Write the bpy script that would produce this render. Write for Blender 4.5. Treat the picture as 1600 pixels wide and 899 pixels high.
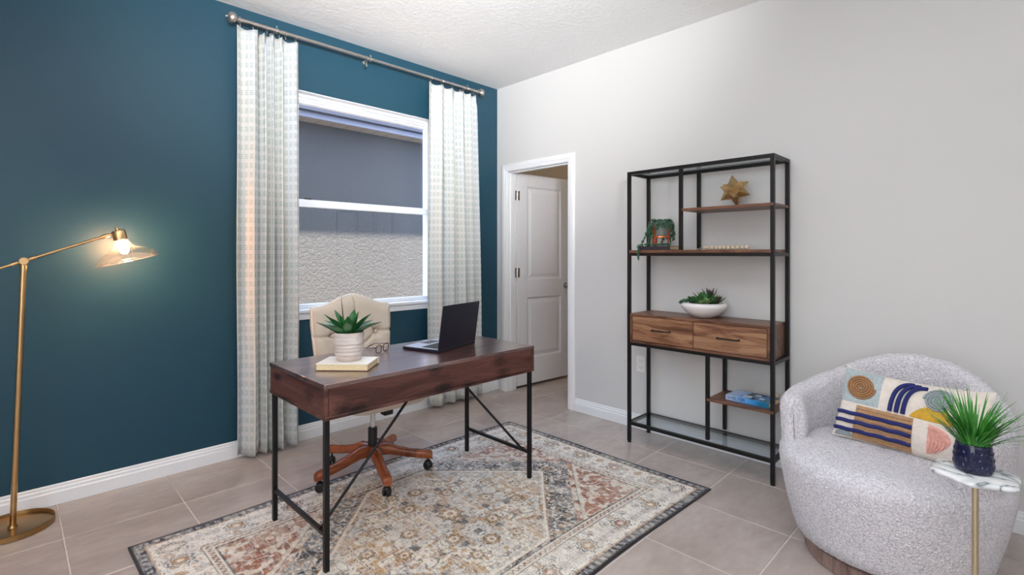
import bpy, bmesh, math, random
import numpy as np
from mathutils import Vector, Matrix
PI = math.pi
random.seed(7)
C = bpy.context.scene.collection
S = bpy.context.scene
for o in list(bpy.data.objects): bpy.data.objects.remove(o)

# ------------------------------------------------------------------ camera, sky, sun, lights
F_PX = 786.0
cam = bpy.data.cameras.new('camera'); co = bpy.data.objects.new('camera', cam); C.objects.link(co)
co.location = (0, 0, 1.265)
co.rotation_euler = (PI/2, 0, -PI/4)
cam.sensor_fit = 'HORIZONTAL'; cam.sensor_width = 36.0
cam.lens = 36.0*F_PX/1600.0
cam.shift_y = -(449.5-397.0)/1600.0
cam.clip_start = 0.03
S.camera = co

W = bpy.data.worlds.new('sky'); S.world = W; W.use_nodes = True
bg = W.node_tree.nodes['Background']
bg.inputs['Color'].default_value = (0.58, 0.72, 1.0, 1); bg.inputs['Strength'].default_value = 6.5

def light(name, kind, loc, power, color, target=None, size=1, size_y=None, angle=None, spread=None):
    l = bpy.data.lights.new(name, kind); l.energy = power; l.color = color
    if kind == 'AREA':
        l.shape = 'RECTANGLE'; l.size = size; l.size_y = size_y or size
        if spread: l.spread = spread
    if kind == 'POINT': l.shadow_soft_size = size
    if kind == 'SUN': l.angle = angle or 0.009
    o = bpy.data.objects.new(name, l); C.objects.link(o); o.location = loc
    if target is not None:
        o.rotation_euler = (Vector(target)-Vector(loc)).to_track_quat('-Z', 'Y').to_euler()
    return o
light('sun', 'SUN', (0, 0, 10), 56.0, (1.0, 0.87, 0.74), (0.5*2, 1*2, 10-3.87*2), angle=0.02)
light('ceiling_bounce', 'AREA', (-0.1, -0.5, 2.0), 34, (0.96, 0.985, 1.0), (0.0, -0.3, 5.0), 1.2, 1.2)
light('flash', 'AREA', (-0.1, -0.7, 2.0), 44, (0.96, 0.985, 1.0), (1.75, 2.3, 3.15), 0.5, 0.5, spread=math.radians(62))
light('rear_fill_light', 'AREA', (0.2, -1.62, 1.9), 16, (0.93, 0.97, 1.0), (1.4, 3.0, 1.6), 2.6, 2.0)  # soft fill added behind the camera, in front of a solid wall
light('side_fill_light', 'AREA', (-1.42, 0.7, 1.5), 46, (0.92, 0.965, 1.0), (3.2, 1.4, 1.3), 2.2, 2.0)  # unseen area fill added to brighten the white wall; the side wall is closed
light('hall_light', 'AREA', (4.1, 2.2, 2.7), 4, (1.0, 0.86, 0.70), (4.1, 2.4, 0), 0.6, 0.6)

S.view_settings.view_transform = 'Standard'; S.view_settings.look = 'None'
S.view_settings.exposure = 0.15; S.view_settings.gamma = 1.0; S.view_settings.use_curve_mapping = False

# ------------------------------------------------------------------ materials
def lin(r, g, b):
    f = lambda c: (c/255)/12.92 if c/255 <= 0.04045 else ((c/255+0.055)/1.055)**2.4
    return (f(r), f(g), f(b), 1)

class NT:
    def __init__(s, name):
        s.m = bpy.data.materials.new(name); s.m.use_nodes = True; s.t = s.m.node_tree
        s.b = s.t.nodes['Principled BSDF']; s.out = s.t.nodes['Material Output']
    def n(s, typ, **kw):
        nd = s.t.nodes.new(typ)
        for k, v in kw.items():
            if k.startswith('_'): setattr(nd, k[1:], v)
        for k, v in kw.items():
            if not k.startswith('_'):
                nd.inputs[k.replace('__', ' ')].default_value = v
        return nd
    def l(s, a, b): s.t.links.new(a, b)
    def coord(s, kind='Object', scale=(1, 1, 1), rot=(0, 0, 0), loc=(0, 0, 0)):
        tc = s.n('ShaderNodeTexCoord'); mp = s.n('ShaderNodeMapping')
        mp.inputs['Scale'].default_value = scale; mp.inputs['Rotation'].default_value = rot; mp.inputs['Location'].default_value = loc
        s.l(tc.outputs[kind], mp.inputs['Vector']); return mp.outputs['Vector']
    def noise(s, vec, scale, detail=3, rough=0.5, dist=0):
        nd = s.n('ShaderNodeTexNoise', Scale=scale, Detail=detail, Roughness=rough, Distortion=dist)
        s.l(vec, nd.inputs['Vector']); return nd.outputs['Fac']
    def ramp(s, fac, stops, interp='LINEAR'):
        nd = s.n('ShaderNodeValToRGB'); e = nd.color_ramp.elements; nd.color_ramp.interpolation = interp
        while len(e) < len(stops): e.new(0.5)
        for el, (p, c) in zip(e, stops): el.position = p; el.color = c
        s.l(fac, nd.inputs['Fac']); return nd.outputs['Color']
    def mix(s, fac, a, b, mode='MIX'):
        nd = s.n('ShaderNodeMix', _data_type='RGBA', _blend_type=mode)
        for sock, val in ((nd.inputs[0], fac), (nd.inputs[6], a), (nd.inputs[7], b)):
            if hasattr(val, 'is_output') or isinstance(val, bpy.types.NodeSocket): s.l(val, sock)
            else: sock.default_value = val
        return nd.outputs[2]
    def math(s, op, a, b=0.0, c=None):
        nd = s.n('ShaderNodeMath', _operation=op)
        for i, v in enumerate((a, b, c)):
            if v is None: continue
            if isinstance(v, bpy.types.NodeSocket): s.l(v, nd.inputs[i])
            else: nd.inputs[i].default_value = v
        return nd.outputs[0]
    def bump(s, h, strength=0.3, dist=0.002):
        nd = s.n('ShaderNodeBump', Strength=strength, Distance=dist); s.l(h, nd.inputs['Height'])
        s.l(nd.outputs['Normal'], s.b.inputs['Normal']); return nd
    def col(s, c):
        if isinstance(c, bpy.types.NodeSocket): s.l(c, s.b.inputs['Base Color'])
        else: s.b.inputs['Base Color'].default_value = c
    def set(s, rough=None, metal=None, spec=None, sheen=None, coat=None):
        i = s.b.inputs
        if rough is not None:
            if isinstance(rough, bpy.types.NodeSocket): s.l(rough, i['Roughness'])
            else: i['Roughness'].default_value = rough
        if metal is not None: i['Metallic'].default_value = metal
        if spec is not None: i['Specular IOR Level'].default_value = spec
        if sheen is not None: i['Sheen Weight'].default_value = sheen
        if coat is not None: i['Coat Weight'].default_value = coat
        return s.m

def plain(name, c, rough=0.5, metal=0.0, var=0.06, nscale=30, bump=0.0, bscale=200, spec=None, bd=0.001):
    t = NT(name); v = t.coord()
    n = t.noise(v, nscale, 4)
    d = tuple(x*(1-var) for x in c[:3])+(1,); e = tuple(min(1, x*(1+var)) for x in c[:3])+(1,)
    t.col(t.ramp(n, [(0.3, d), (0.7, e)]))
    if bump: t.bump(t.noise(v, bscale, 4), bump, bd)
    return t.set(rough, metal, spec)

def wood(name, cols, axis=0, grain=1.0, rough=0.4, knots=True, bump=0.15):
    t = NT(name)
    oi = t.n('ShaderNodeObjectInfo')
    sc = [9.0, 9.0, 9.0]; sc[axis] = 1.1
    v = t.coord('Object', tuple(x*grain for x in sc))
    sx_ = t.n('ShaderNodeSeparateXYZ'); t.l(t.coord('Object'), sx_.inputs[0]); oth = [i for i in range(3) if i != axis]
    ck = t.n('ShaderNodeCombineXYZ'); t.l(t.math('MULTIPLY', sx_.outputs[axis], 4.2), ck.inputs[0]); t.l(t.math('MULTIPLY', t.math('ADD', sx_.outputs[oth[0]], sx_.outputs[oth[1]]), 7.5), ck.inputs[1]); vk = ck.outputs[0]
    ad = t.n('ShaderNodeVectorMath', _operation='ADD'); t.l(v, ad.inputs[0])
    rv = t.n('ShaderNodeCombineXYZ'); r5 = t.math('MULTIPLY', oi.outputs['Random'], 7.0); t.l(r5, rv.inputs[0]); t.l(r5, rv.inputs[2]); t.l(rv.outputs[0], ad.inputs[1])
    big = t.noise(ad.outputs[0], 1.0, 5, 0.6, 1.2)
    vo = t.n('ShaderNodeTexVoronoi', Scale=1.0, _voronoi_dimensions='2D'); t.l(vk, vo.inputs['Vector'])
    kn = t.ramp(vo.outputs['Distance'], [(0.0, (1, 1, 1, 1)), (0.08, (0.6, 0.6, 0.6, 1)), (0.28, (0, 0, 0, 1))])
    f = t.math('ADD', big, t.math('MULTIPLY', kn, -0.30 if knots else 0.0))
    f2 = t.math('MULTIPLY', t.math('SINE', t.math('MULTIPLY', f, 55.0)), 0.035)
    vf = t.coord('Object', tuple((4.0 if i == axis else 160.0) for i in range(3)))
    fine = t.math('MULTIPLY', t.math('SUBTRACT', t.noise(vf, 1.0, 3), 0.5), 0.25)
    fac = t.math('ADD', t.math('ADD', f, f2), fine)
    t.col(t.ramp(fac, [(0.25, cols[0]), (0.45, cols[1]), (0.62, cols[2]), (0.8, cols[1])]))
    t.bump(fine, bump, 0.001)
    return t.set(rough)

def glassy(name, tint=(0.97, 0.98, 1, 1), rough=0.02, edge=1.0, base=0.05):
    t = NT(name)
    tr = t.n('ShaderNodeBsdfTransparent', Color=tint); gl = t.n('ShaderNodeBsdfGlossy', Roughness=rough)
    lw = t.n('ShaderNodeLayerWeight', Blend=0.5)
    fac = t.math('ADD', t.math('MULTIPLY', t.math('POWER', lw.outputs['Facing'], 4.0), edge), base)
    mx = t.n('ShaderNodeMixShader'); t.l(fac, mx.inputs[0]); t.l(tr.outputs[0], mx.inputs[1]); t.l(gl.outputs[0], mx.inputs[2])
    t.l(mx.outputs[0], t.out.inputs['Surface']); return t.m

WHITE = lin(238, 238, 238)
def wall_mat(name, c, rough, bump, scale=90, spec=0.5):
    t = NT(name); v = t.coord()
    n = t.noise(v, 0.8, 2)
    d = tuple(x*0.97 for x in c[:3])+(1,)
    t.col(t.ramp(n, [(0.35, d), (0.65, c)]))
    t.bump(t.noise(v, scale, 5, 0.6), bump, 0.002)
    return t.set(rough, spec=spec)
m_blue = wall_mat('teal_blue_paint', lin(26, 68, 86), 0.46, 0.10, 120, 0.42)
m_white_wall = wall_mat('off_white_paint', lin(214, 213, 212), 0.6, 0.12)
m_hall = wall_mat('beige_hall_paint', lin(215, 200, 180), 0.7, 0.12)
t = NT('knockdown_ceiling'); v = t.coord(); 
t.col(lin(236, 236, 236)); k = t.ramp(t.noise(v, 38, 3, 0.55), [(0.46, (0, 0, 0, 1)), (0.56, (1, 1, 1, 1))]); t.bump(k, 0.35, 0.003); m_ceil = t.set(0.85)
m_trim = plain('white_semi_gloss_trim', lin(236, 237, 240), 0.3, var=0.015, nscale=4)
m_vinyl = plain('white_vinyl', lin(238, 240, 244), 0.28, var=0.015)
m_door = plain('white_door_paint', lin(222, 222, 226), 0.35, var=0.02, bump=0.08, bscale=80)
m_grout = plain('pale_grout', lin(212, 202, 196), 0.9, var=0.06)
# tile
t = NT('greige_porcelain_tile'); oi = t.n('ShaderNodeObjectInfo')
tc = t.n('ShaderNodeTexCoord'); ad = t.n('ShaderNodeVectorMath', _operation='ADD'); rv = t.n('ShaderNodeCombineXYZ')
r9 = t.math('MULTIPLY', oi.outputs['Random'], 37.0); t.l(r9, rv.inputs[0]); t.l(r9, rv.inputs[1]); t.l(tc.outputs['Object'], ad.inputs[0]); t.l(rv.outputs[0], ad.inputs[1])
mp = t.n('ShaderNodeMapping'); mp.inputs['Scale'].default_value = (2.0, 4.5, 1); mp.inputs['Rotation'].default_value = (0, 0, 0.45); t.l(ad.outputs[0], mp.inputs['Vector'])
n1 = t.math('ADD', t.math('MULTIPLY', t.noise(mp.outputs[0], 1.1, 2, 0.5), 0.6), t.math('MULTIPLY', t.noise(mp.outputs[0], 6.0, 4, 0.6), 0.4))
c1 = t.ramp(n1, [(0.25, lin(166, 152, 146)), (0.5, lin(182, 169, 163)), (0.75, lin(198, 187, 180))])
t.col(c1); t.bump(t.noise(mp.outputs[0], 40, 4), 0.06, 0.001)
m_tile = t.set(t.math('ADD', t.math('MULTIPLY', n1, 0.16), 0.14))
m_desk = wood('walnut_desk_laminate', (lin(26, 14, 13), lin(76, 44, 38), lin(104, 66, 57)), 0, 1.0, 0.33)
m_desk_side = wood('walnut_desk_laminate_side', (lin(26, 14, 13), lin(76, 44, 38), lin(104, 66, 57)), 1, 1.0, 0.38)
m_desk_top = m_desk.copy(); m_desk_top.name = 'lacquered_desk_top'
i_ = m_desk_top.node_tree.nodes['Principled BSDF'].inputs; i_['Coat Weight'].default_value = 1.0; i_['Coat Roughness'].default_value = 0.2; i_['Coat IOR'].default_value = 2.4
m_shelf = wood('rustic_brown_shelf', (lin(62, 36, 26), lin(104, 68, 50), lin(132, 92, 70)), 1, 1.2, 0.4)
m_drawer = wood('rustic_brown_drawer', (lin(62, 36, 24), lin(126, 84, 60), lin(164, 124, 94)), 1, 1.9, 0.4, knots=False)
m_base_wood = wood('red_brown_stained_wood', (lin(88, 42, 22), lin(138, 72, 42), lin(160, 90, 56)), 0, 0.9, 0.25, knots=False)
m_plinth = wood('grey_brown_plinth', (lin(98, 76, 70), lin(142, 116, 108), lin(166, 142, 132)), 2, 1.4, 0.5, knots=False)
m_black = plain('black_powder_coat', lin(22, 21, 23), 0.42, 0.35, var=0.1)
m_blackp = plain('black_plastic', lin(20, 20, 22), 0.4)
m_brass = plain('satin_brass', lin(206, 170, 122), 0.28, 1.0, var=0.04)
m_dbrass = plain('antique_brass', lin(168, 134, 88), 0.3, 1.0, var=0.12, nscale=6)
m_nickel = plain('brushed_nickel', lin(196, 188, 182), 0.33, 1.0)
m_chrome = plain('chrome', lin(210, 210, 214), 0.15, 1.0, var=0.02)
m_copper = plain('copper', lin(206, 118, 80), 0.3, 1.0)
m_gold = plain('brushed_gold', lin(206, 174, 124), 0.3, 1.0, var=0.15, nscale=25)
m_pale_brass = plain('pale_brass', lin(206, 192, 164), 0.3, 1.0, var=0.04)
m_glass = glassy('window_glass', (0.93, 0.95, 0.98, 1), 0.0, 0.5, 0.025)
m_sglass = glassy('shelf_glass', (0.88, 0.92, 0.94, 1), 0.03, 0.7, 0.10)
m_lglass = glassy('lamp_glass', (0.98, 0.97, 0.95, 1), 0.03, 0.8, 0.09)
def milky(m, f):
    nt = m.node_tree; out = nt.nodes['Material Output']; src = out.inputs['Surface'].links[0].from_socket
    tl = nt.nodes.new('ShaderNodeBsdfTranslucent'); tl.inputs['Color'].default_value = (1, 0.97, 0.93, 1); mx = nt.nodes.new('ShaderNodeMixShader'); mx.inputs[0].default_value = f
    nt.links.new(src, mx.inputs[1]); nt.links.new(tl.outputs[0], mx.inputs[2]); nt.links.new(mx.outputs[0], out.inputs['Surface'])
milky(m_lglass, 0.02)
m_lrim = glassy('lamp_glass_rim', (0.98, 0.97, 0.95, 1), 0.1, 0.6, 0.35); milky(m_lrim, 0.08)
# curtain fabric
t = NT('woven_dash_curtain'); 
uv = t.n('ShaderNodeTexCoord'); sp = t.n('ShaderNodeSeparateXYZ'); t.l(uv.outputs['UV'], sp.inputs[0])
def dash(px, py, w, h, oy):
    fx = t.math('ABSOLUTE', t.math('SUBTRACT', t.math('FRACT', t.math('DIVIDE', sp.outputs[0], px)), 0.5))
    fy = t.math('ABSOLUTE', t.math('SUBTRACT', t.math('FRACT', t.math('ADD', t.math('DIVIDE', sp.outputs[1], py), oy)), 0.5))
    return t.math('MULTIPLY', t.math('LESS_THAN', fx, w), t.math('LESS_THAN', fy, h))
d1 = dash(0.034, 0.056, 0.36, 0.07, 0.0); d2 = dash(0.017, 0.056, 0.28, 0.06, 0.22); d3 = dash(0.017, 0.056, 0.28, 0.06, 0.42); d4 = dash(0.034, 0.056, 0.12, 0.20, 0.30)
dd = t.math('MAXIMUM', t.math('MAXIMUM', t.math('MAXIMUM', d1, d2), d3), d4)
nn = t.noise(uv.outputs['UV'], 60, 3); lo = t.noise(t.coord('UV', (9, 0.5, 1)), 1.0, 2)
ink = t.ramp(lo, [(0.35, lin(166, 176, 182)), (0.5, lin(156, 180, 170)), (0.65, lin(184, 178, 170))])
basec = t.ramp(lo, [(0.35, lin(222, 225, 228)), (0.65, lin(228, 224, 217))])
cc = t.mix(t.math('MULTIPLY', dd, t.math('ADD', t.math('MULTIPLY', nn, 0.7), 0.10)), basec, ink)
t.col(cc); t.set(0.9, spec=0.2)
trl = t.n('ShaderNodeBsdfTranslucent'); t.l(cc, trl.inputs['Color']); ms = t.n('ShaderNodeMixShader'); ms.inputs[0].default_value = 0.22
t.bump(t.noise(t.coord('UV', (900, 500, 1)), 1.0, 2), 0.25, 0.001)
t.l(t.b.outputs[0], ms.inputs[1]); t.l(trl.outputs[0], ms.inputs[2]); t.l(ms.outputs[0], t.out.inputs['Surface']); m_curtain = t.m
# boucle
t = NT('ivory_boucle'); v = t.coord()
vo = t.n('ShaderNodeTexVoronoi', Scale=165.0); vo.feature = 'SMOOTH_F1'; 
nv = t.n('ShaderNodeTexNoise', Scale=60.0, Detail=2.0); t.l(v, nv.inputs['Vector'])
wm = t.n('ShaderNodeVectorMath', _operation='SCALE'); wm.inputs['Scale'].default_value = 0.02; t.l(nv.outputs['Color'], wm.inputs[0])
wa = t.n('ShaderNodeVectorMath', _operation='ADD'); t.l(v, wa.inputs[0]); t.l(wm.outputs[0], wa.inputs[1]); t.l(wa.outputs[0], vo.inputs['Vector'])
hh = t.math('ADD', t.math('MULTIPLY', vo.outputs['Distance'], -1.0), t.math('MULTIPLY', t.noise(v, 100, 4, 0.7), 0.9))
t.col(t.ramp(vo.outputs['Distance'], [(0.1, lin(250, 247, 250)), (0.65, lin(200, 196, 206))])); t.bump(hh, 0.9, 0.007); m_boucle = t.set(0.95, spec=0.1, sheen=0.3)
m_linen = plain('beige_linen', lin(204, 190, 175), 0.85, var=0.04, nscale=8, bump=0.3, bscale=500)
m_piping = plain('ivory_piping', lin(226, 222, 216), 0.8)
def leafm(name, a, b, rough=0.35, sc=12):
    t = NT(name); v = t.coord(); t.col(t.ramp(t.noise(v, sc, 3), [(0.3, a), (0.7, b)])); return t.set(rough)
m_agave = leafm('agave_green', lin(14, 66, 36), lin(48, 120, 60))
m_grass = leafm('grass_green', lin(20, 92, 28), lin(84, 168, 60), 0.4, 20)
m_succ = leafm('succulent_green', lin(26, 78, 42), lin(88, 142, 80), 0.45, 30)
m_succ2 = leafm('succulent_lime', lin(70, 120, 70), lin(150, 178, 120), 0.45, 30)
m_succ3 = leafm('succulent_purple', lin(52, 34, 40), lin(80, 62, 56), 0.45, 30)
m_trail = leafm('trailing_green', lin(22, 66, 46), lin(72, 118, 86), 0.5, 60)
m_soil = plain('dark_soil', lin(40, 34, 28), 0.95, var=0.3, bump=0.6, bscale=60)
t = NT('whitewashed_ceramic'); v = t.coord('Object', (3, 3, 26)); t.col(t.ramp(t.noise(v, 2.2, 4, 0.6, 0.6), [(0.35, lin(190, 172, 164)), (0.6, lin(218, 208, 204))])); t.bump(t.noise(v, 2.2, 4, 0.6, 0.6), 0.4, 0.003); m_pot = t.set(0.7)
m_ceramic = plain('white_glazed_ceramic', lin(238, 234, 234), 0.25, var=0.01)
m_darkpot = plain('midnight_glazed_ceramic', lin(24, 28, 62), 0.07, var=0.1)
m_greypot = plain('grey_green_glaze', lin(116, 124, 118), 0.4, var=0.15)
m_paper = plain('book_pages', lin(226, 204, 164), 0.85, var=0.08, nscale=90)
m_cream = plain('cream_cover', lin(240, 236, 228), 0.6, var=0.02)
m_laptop = plain('dark_navy_laptop', lin(34, 34, 48), 0.38, 0.3, var=0.03)
m_silver = plain('silver_deck', lin(190, 194, 206), 0.35, 0.6, var=0.02)
m_screen = plain('black_screen', lin(8, 8, 10), 0.1)
m_tort = plain('tortoise_acetate', lin(72, 44, 38), 0.2, var=0.35, nscale=60)
m_plate = plain('outlet_plastic', lin(232, 230, 228), 0.35, var=0.01)
m_dark = plain('dark_slot', lin(30, 30, 30), 0.7)
m_bead = plain('cream_wood_bead', lin(216, 198, 172), 0.6, var=0.05)
# marble
t = NT('white_marble'); v = t.coord('Object', (9, 9, 9)); n = t.noise(v, 0.75, 3, 0.5, 1.2)
t.col(t.ramp(n, [(0.36, lin(240, 240, 242)), (0.45, lin(214, 217, 220)), (0.49, lin(96, 104, 110)), (0.52, lin(214, 218, 222)), (0.64, lin(240, 240, 242))])); m_marble = t.set(0.12)
# stucco
t = NT('painted_stucco'); v = t.coord()
h1 = t.noise(v, 22, 6, 0.6, 0.3); h2 = t.noise(v, 55, 4, 0.6)
t.col(lin(67, 66, 63)); t.bump(t.math('ADD', h1, t.math('MULTIPLY', h2, 0.5)), 1.0, 0.011); m_stucco = t.set(0.95)
m_soffit = plain('beige_soffit', lin(122, 114, 106), 0.6)
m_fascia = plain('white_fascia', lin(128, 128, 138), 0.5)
m_gutter = plain('slate_gutter', lin(36, 40, 52), 0.5)
m_roof = plain('slate_shingle', lin(34, 37, 48), 0.9, var=0.3, nscale=12)
m_ground = plain('pale_gravel', lin(92, 86, 78), 0.95, var=0.3, nscale=14)

# ------------------------------------------------------------------ mesh helpers
class MB:
    def __init__(s): s.v = []; s.f = []; s.uv = None
    def add(s, vs, fs, M=None):
        n = len(s.v)
        s.v += [tuple(M @ Vector(p)) if M is not None else tuple(p) for p in vs]
        s.f += [tuple(i+n for i in f) for f in fs]; return s
    def box(s, x0, y0, z0, x1, y1, z1, M=None):
        vs = [(x, y, z) for z in (z0, z1) for y in (y0, y1) for x in (x0, x1)]
        return s.add(vs, [(0, 2, 3, 1), (4, 5, 7, 6), (0, 1, 5, 4), (2, 6, 7, 3), (0, 4, 6, 2), (1, 3, 7, 5)], M)
    def bar(s, p0, p1, w, h=None, up=(0, 0, 1)):
        p0 = Vector(p0); p1 = Vector(p1); d = (p1-p0); L = d.length; d.normalize(); u = Vector(up)
        if abs(d.dot(u)) > 0.99: u = Vector((0, 1, 0))
        a = d.cross(u).normalized(); b = a.cross(d).normalized(); h = h or w
        M = Matrix((( d.x, a.x, b.x, p0.x), (d.y, a.y, b.y, p0.y), (d.z, a.z, b.z, p0.z), (0, 0, 0, 1)))
        return s.box(0, -w/2, -h/2, L, w/2, h/2, M)
    def lathe(s, prof, n=32, M=None, cap=True):
        vs = []; fs = []; m = len(prof)
        for i in range(n):
            a = 2*PI*i/n
            for r, z in prof: vs.append((r*math.cos(a), r*math.sin(a), z))
        for i in range(n):
            j = (i+1) % n
            for k in range(m-1): fs.append((i*m+k, j*m+k, j*m+k+1, i*m+k+1))
        if cap:
            if prof[0][0] > 1e-6: fs.append(tuple(i*m for i in reversed(range(n))))
            if prof[-1][0] > 1e-6: fs.append(tuple(i*m+m-1 for i in range(n)))
        return s.add(vs, fs, M)
    def tube(s, path, r, n=10, closed=False):
        P = [Vector(p) for p in path]; rs = r if isinstance(r, (list, tuple)) else [r]*len(P)
        vs = []; fs = []; N = len(P); prev = None
        for i, p in enumerate(P):
            if closed: d = P[(i+1) % N]-P[i-1]
            else: d = P[min(i+1, N-1)]-P[max(i-1, 0)]
            d.normalize()
            if prev is None:
                u = Vector((0, 0, 1)) if abs(d.z) < 0.9 else Vector((1, 0, 0)); a = d.cross(u).normalized()
            else: a = (prev-d*prev.dot(d)).normalized()
            prev = a; b = d.cross(a)
            for k in range(n):
                t = 2*PI*k/n; vs.append(p+(a*math.cos(t)+b*math.sin(t))*rs[i])
        for i in range(N if closed else N-1):
            j = (i+1) % N
            for k in range(n): l = (k+1) % n; fs.append((i*n+k, i*n+l, j*n+l, j*n+k))
        if not closed: fs.append(tuple(reversed(range(n)))); fs.append(tuple((N-1)*n+k for k in range(n)))
        return s.add(vs, fs)
    def ball(s, c, r, n=16, m=10, sc=(1, 1, 1), M=None):
        prof = [(r*math.sin(PI*k/m), -r*math.cos(PI*k/m)) for k in range(1, m)]
        T = Matrix.Translation(c) @ Matrix.Diagonal((*sc, 1))
        if M is not None: T = M @ T
        vs = [(0, 0, -r), (0, 0, r)]; fs = []
        q = len(prof)
        for i in range(n):
            a = 2*PI*i/n
            for rr, z in prof: vs.append((rr*math.cos(a), rr*math.sin(a), z))
        for i in range(n):
            j = (i+1) % n
            fs.append((0, 2+j*q, 2+i*q)); fs.append((1, 2+i*q+q-1, 2+j*q+q-1))
            for k in range(q-1): fs.append((2+i*q+k, 2+j*q+k, 2+j*q+k+1, 2+i*q+k+1))
        return s.add(vs, fs, T)
    def grid(s, fn, nu, nv, closed_u=False):
        vs = [fn(i/nu, j/nv) for i in range(nu if closed_u else nu+1) for j in range(nv+1)]
        R = nv+1; fs = []; U = nu if closed_u else nu+1
        for i in range(nu):
            ii = (i+1) % U
            for j in range(nv): fs.append((i*R+j, ii*R+j, ii*R+j+1, i*R+j+1))
        return s.add(vs, fs)
    def build(s, name, mat, parent=None, bevel=0, seg=2, smooth=35, loc=None, fix=True, solid=0, sub=0):
        me = bpy.data.meshes.new(name); me.from_pydata([tuple(p) for p in s.v], [], s.f); me.update()
        if fix:
            bm = bmesh.new(); bm.from_mesh(me); bmesh.ops.recalc_face_normals(bm, faces=bm.faces); bm.to_mesh(me); bm.free()
        if smooth:
            me.polygons.foreach_set('use_smooth', [True]*len(me.polygons)); me.set_sharp_from_angle(angle=math.radians(smooth))
        me.materials.append(mat)
        o = bpy.data.objects.new(name, me); C.objects.link(o)
        if parent is not None: o.parent = parent
        if loc is not None: o.location = loc
        if solid:
            md = o.modifiers.new('solid', 'SOLIDIFY'); md.thickness = solid; md.offset = 0
        if sub:
            md = o.modifiers.new('sub', 'SUBSURF'); md.levels = sub; md.render_levels = sub
        if bevel:
            md = o.modifiers.new('bevel', 'BEVEL'); md.width = bevel; md.segments = seg; md.limit_method = 'ANGLE'; md.angle_limit = math.radians(40)
        return o
def boxo(name, b, mat, parent=None, bevel=0, **k): return MB().box(*b).build(name, mat, parent, bevel, **k)
def tag(o, label, cat, group=None):
    o['label'] = label; o['category'] = cat
    if group: o['group'] = group
    return o
def thing(name, label, cat, loc=(0, 0, 0), rz=0, group=None):
    o = bpy.data.objects.new(name, None); C.objects.link(o); o.location = loc; o.rotation_euler = (0, 0, rz)
    o.empty_display_size = 0.05
    return tag(o, label, cat, group)
def struct(o): o['kind'] = 'structure'; return o
def T(x, y, z): return Matrix.Translation((x, y, z))
def ROT(a, ax): return Matrix.Rotation(a, 4, ax)

# ------------------------------------------------------------------ room shell
XW, YB, H = 3.234, 3.430, 2.806
X0, Y0 = -1.5, -1.7
WX0, WX1, WZ0, WZ1 = 1.355, 2.540, 0.862, 2.378      # window opening
DY0, DY1, DZ = 2.570, 3.305, 2.030                   # door opening
WT = 0.20
wl = MB()
wl.box(X0-0.15, YB, -0.05, WX0, YB+WT, H+0.02); wl.box(WX1, YB, -0.05, XW+1.6, YB+WT, H+0.02)
wl.box(WX0, YB, -0.05, WX1, YB+WT, WZ0); wl.box(WX0, YB, WZ1, WX1, YB+WT, H+0.02)
struct(wl.build('wall_left', m_blue))
ret = MB(); e = 0.004                                 # white drywall return lining the opening
ret.box(WX0, YB+0.001, WZ1-e, WX1, YB+WT, WZ1); ret.box(WX0, YB+0.001, WZ0, WX0+e, YB+WT, WZ1); ret.box(WX1-e, YB+0.001, WZ0, WX1, YB+WT, WZ1)
struct(ret.build('trim_1', m_trim))
wr = MB(); WR = 0.115
wr.box(XW, Y0-0.15, -0.05, XW+WR, DY0, H+0.02); wr.box(XW, DY1, -0.05, XW+WR, YB, H+0.02); wr.box(XW, DY0, DZ, XW+WR, DY1, H+0.02)
struct(wr.build('wall_right', m_white_wall))
struct(boxo('wall_front', (X0-0.15, Y0-0.15, -0.05, XW, Y0, H+0.02), m_white_wall))
struct(boxo('wall_rear', (X0-0.15, Y0, -0.05, X0, YB, H+0.02), m_white_wall))
struct(boxo('ceiling', (X0-0.15, Y0-0.15, H, XW+1.6, YB+WT+0.05, H+0.15), m_ceil))
# the room behind the door
struct(boxo('wall_hall_back', (XW+1.45, 1.2, -0.05, XW+1.6, YB, H), m_hall))
struct(boxo('wall_hall_side', (XW+WR, 1.1, -0.05, XW+1.6, 1.2, H), m_hall))
struct(boxo('wall_hall_left', (XW+WR, YB-0.012, -0.05, XW+1.45, YB, H), m_hall))

# floor: grout bed with individual tiles
fl = struct(boxo('floor', (X0-0.15, Y0-0.15, -0.06, XW+1.6, YB, -0.0025), m_grout))
TX, TY, JO = 0.46, 0.455, 0.006
cache = {}
def tile(x0, y0, x1, y1):
    w, d = round(x1-x0, 3), round(y1-y0, 3)
    if w < 0.02 or d < 0.02: return
    key = (w, d)
    if key not in cache:
        bm = bmesh.new(); b = 0.0015
        vs = [bm.verts.new(p) for p in [(-w/2, -d/2, -0.012), (w/2, -d/2, -0.012), (w/2, d/2, -0.012), (-w/2, d/2, -0.012), (-w/2, -d/2, -b), (w/2, -d/2, -b), (w/2, d/2, -b), (-w/2, d/2, -b), (-w/2+b, -d/2+b, 0), (w/2-b, -d/2+b, 0), (w/2-b, d/2-b, 0), (-w/2+b, d/2-b, 0)]]
        for k in range(4):
            l = (k+1) % 4
            bm.faces.new((vs[k], vs[l], vs[4+l], vs[4+k])); bm.faces.new((vs[4+k], vs[4+l], vs[8+l], vs[8+k]))
        bm.faces.new((vs[8], vs[9], vs[10], vs[11]))
        me = bpy.data.meshes.new('tile'); bm.to_mesh(me); bm.free(); me.materials.append(m_tile); cache[key] = me
    o = bpy.data.objects.new('tile', cache[key]); C.objects.link(o); o.parent = fl
    o.location = ((x0+x1)/2, (y0+y1)/2, random.uniform(-0.0003, 0.0002))
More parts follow.
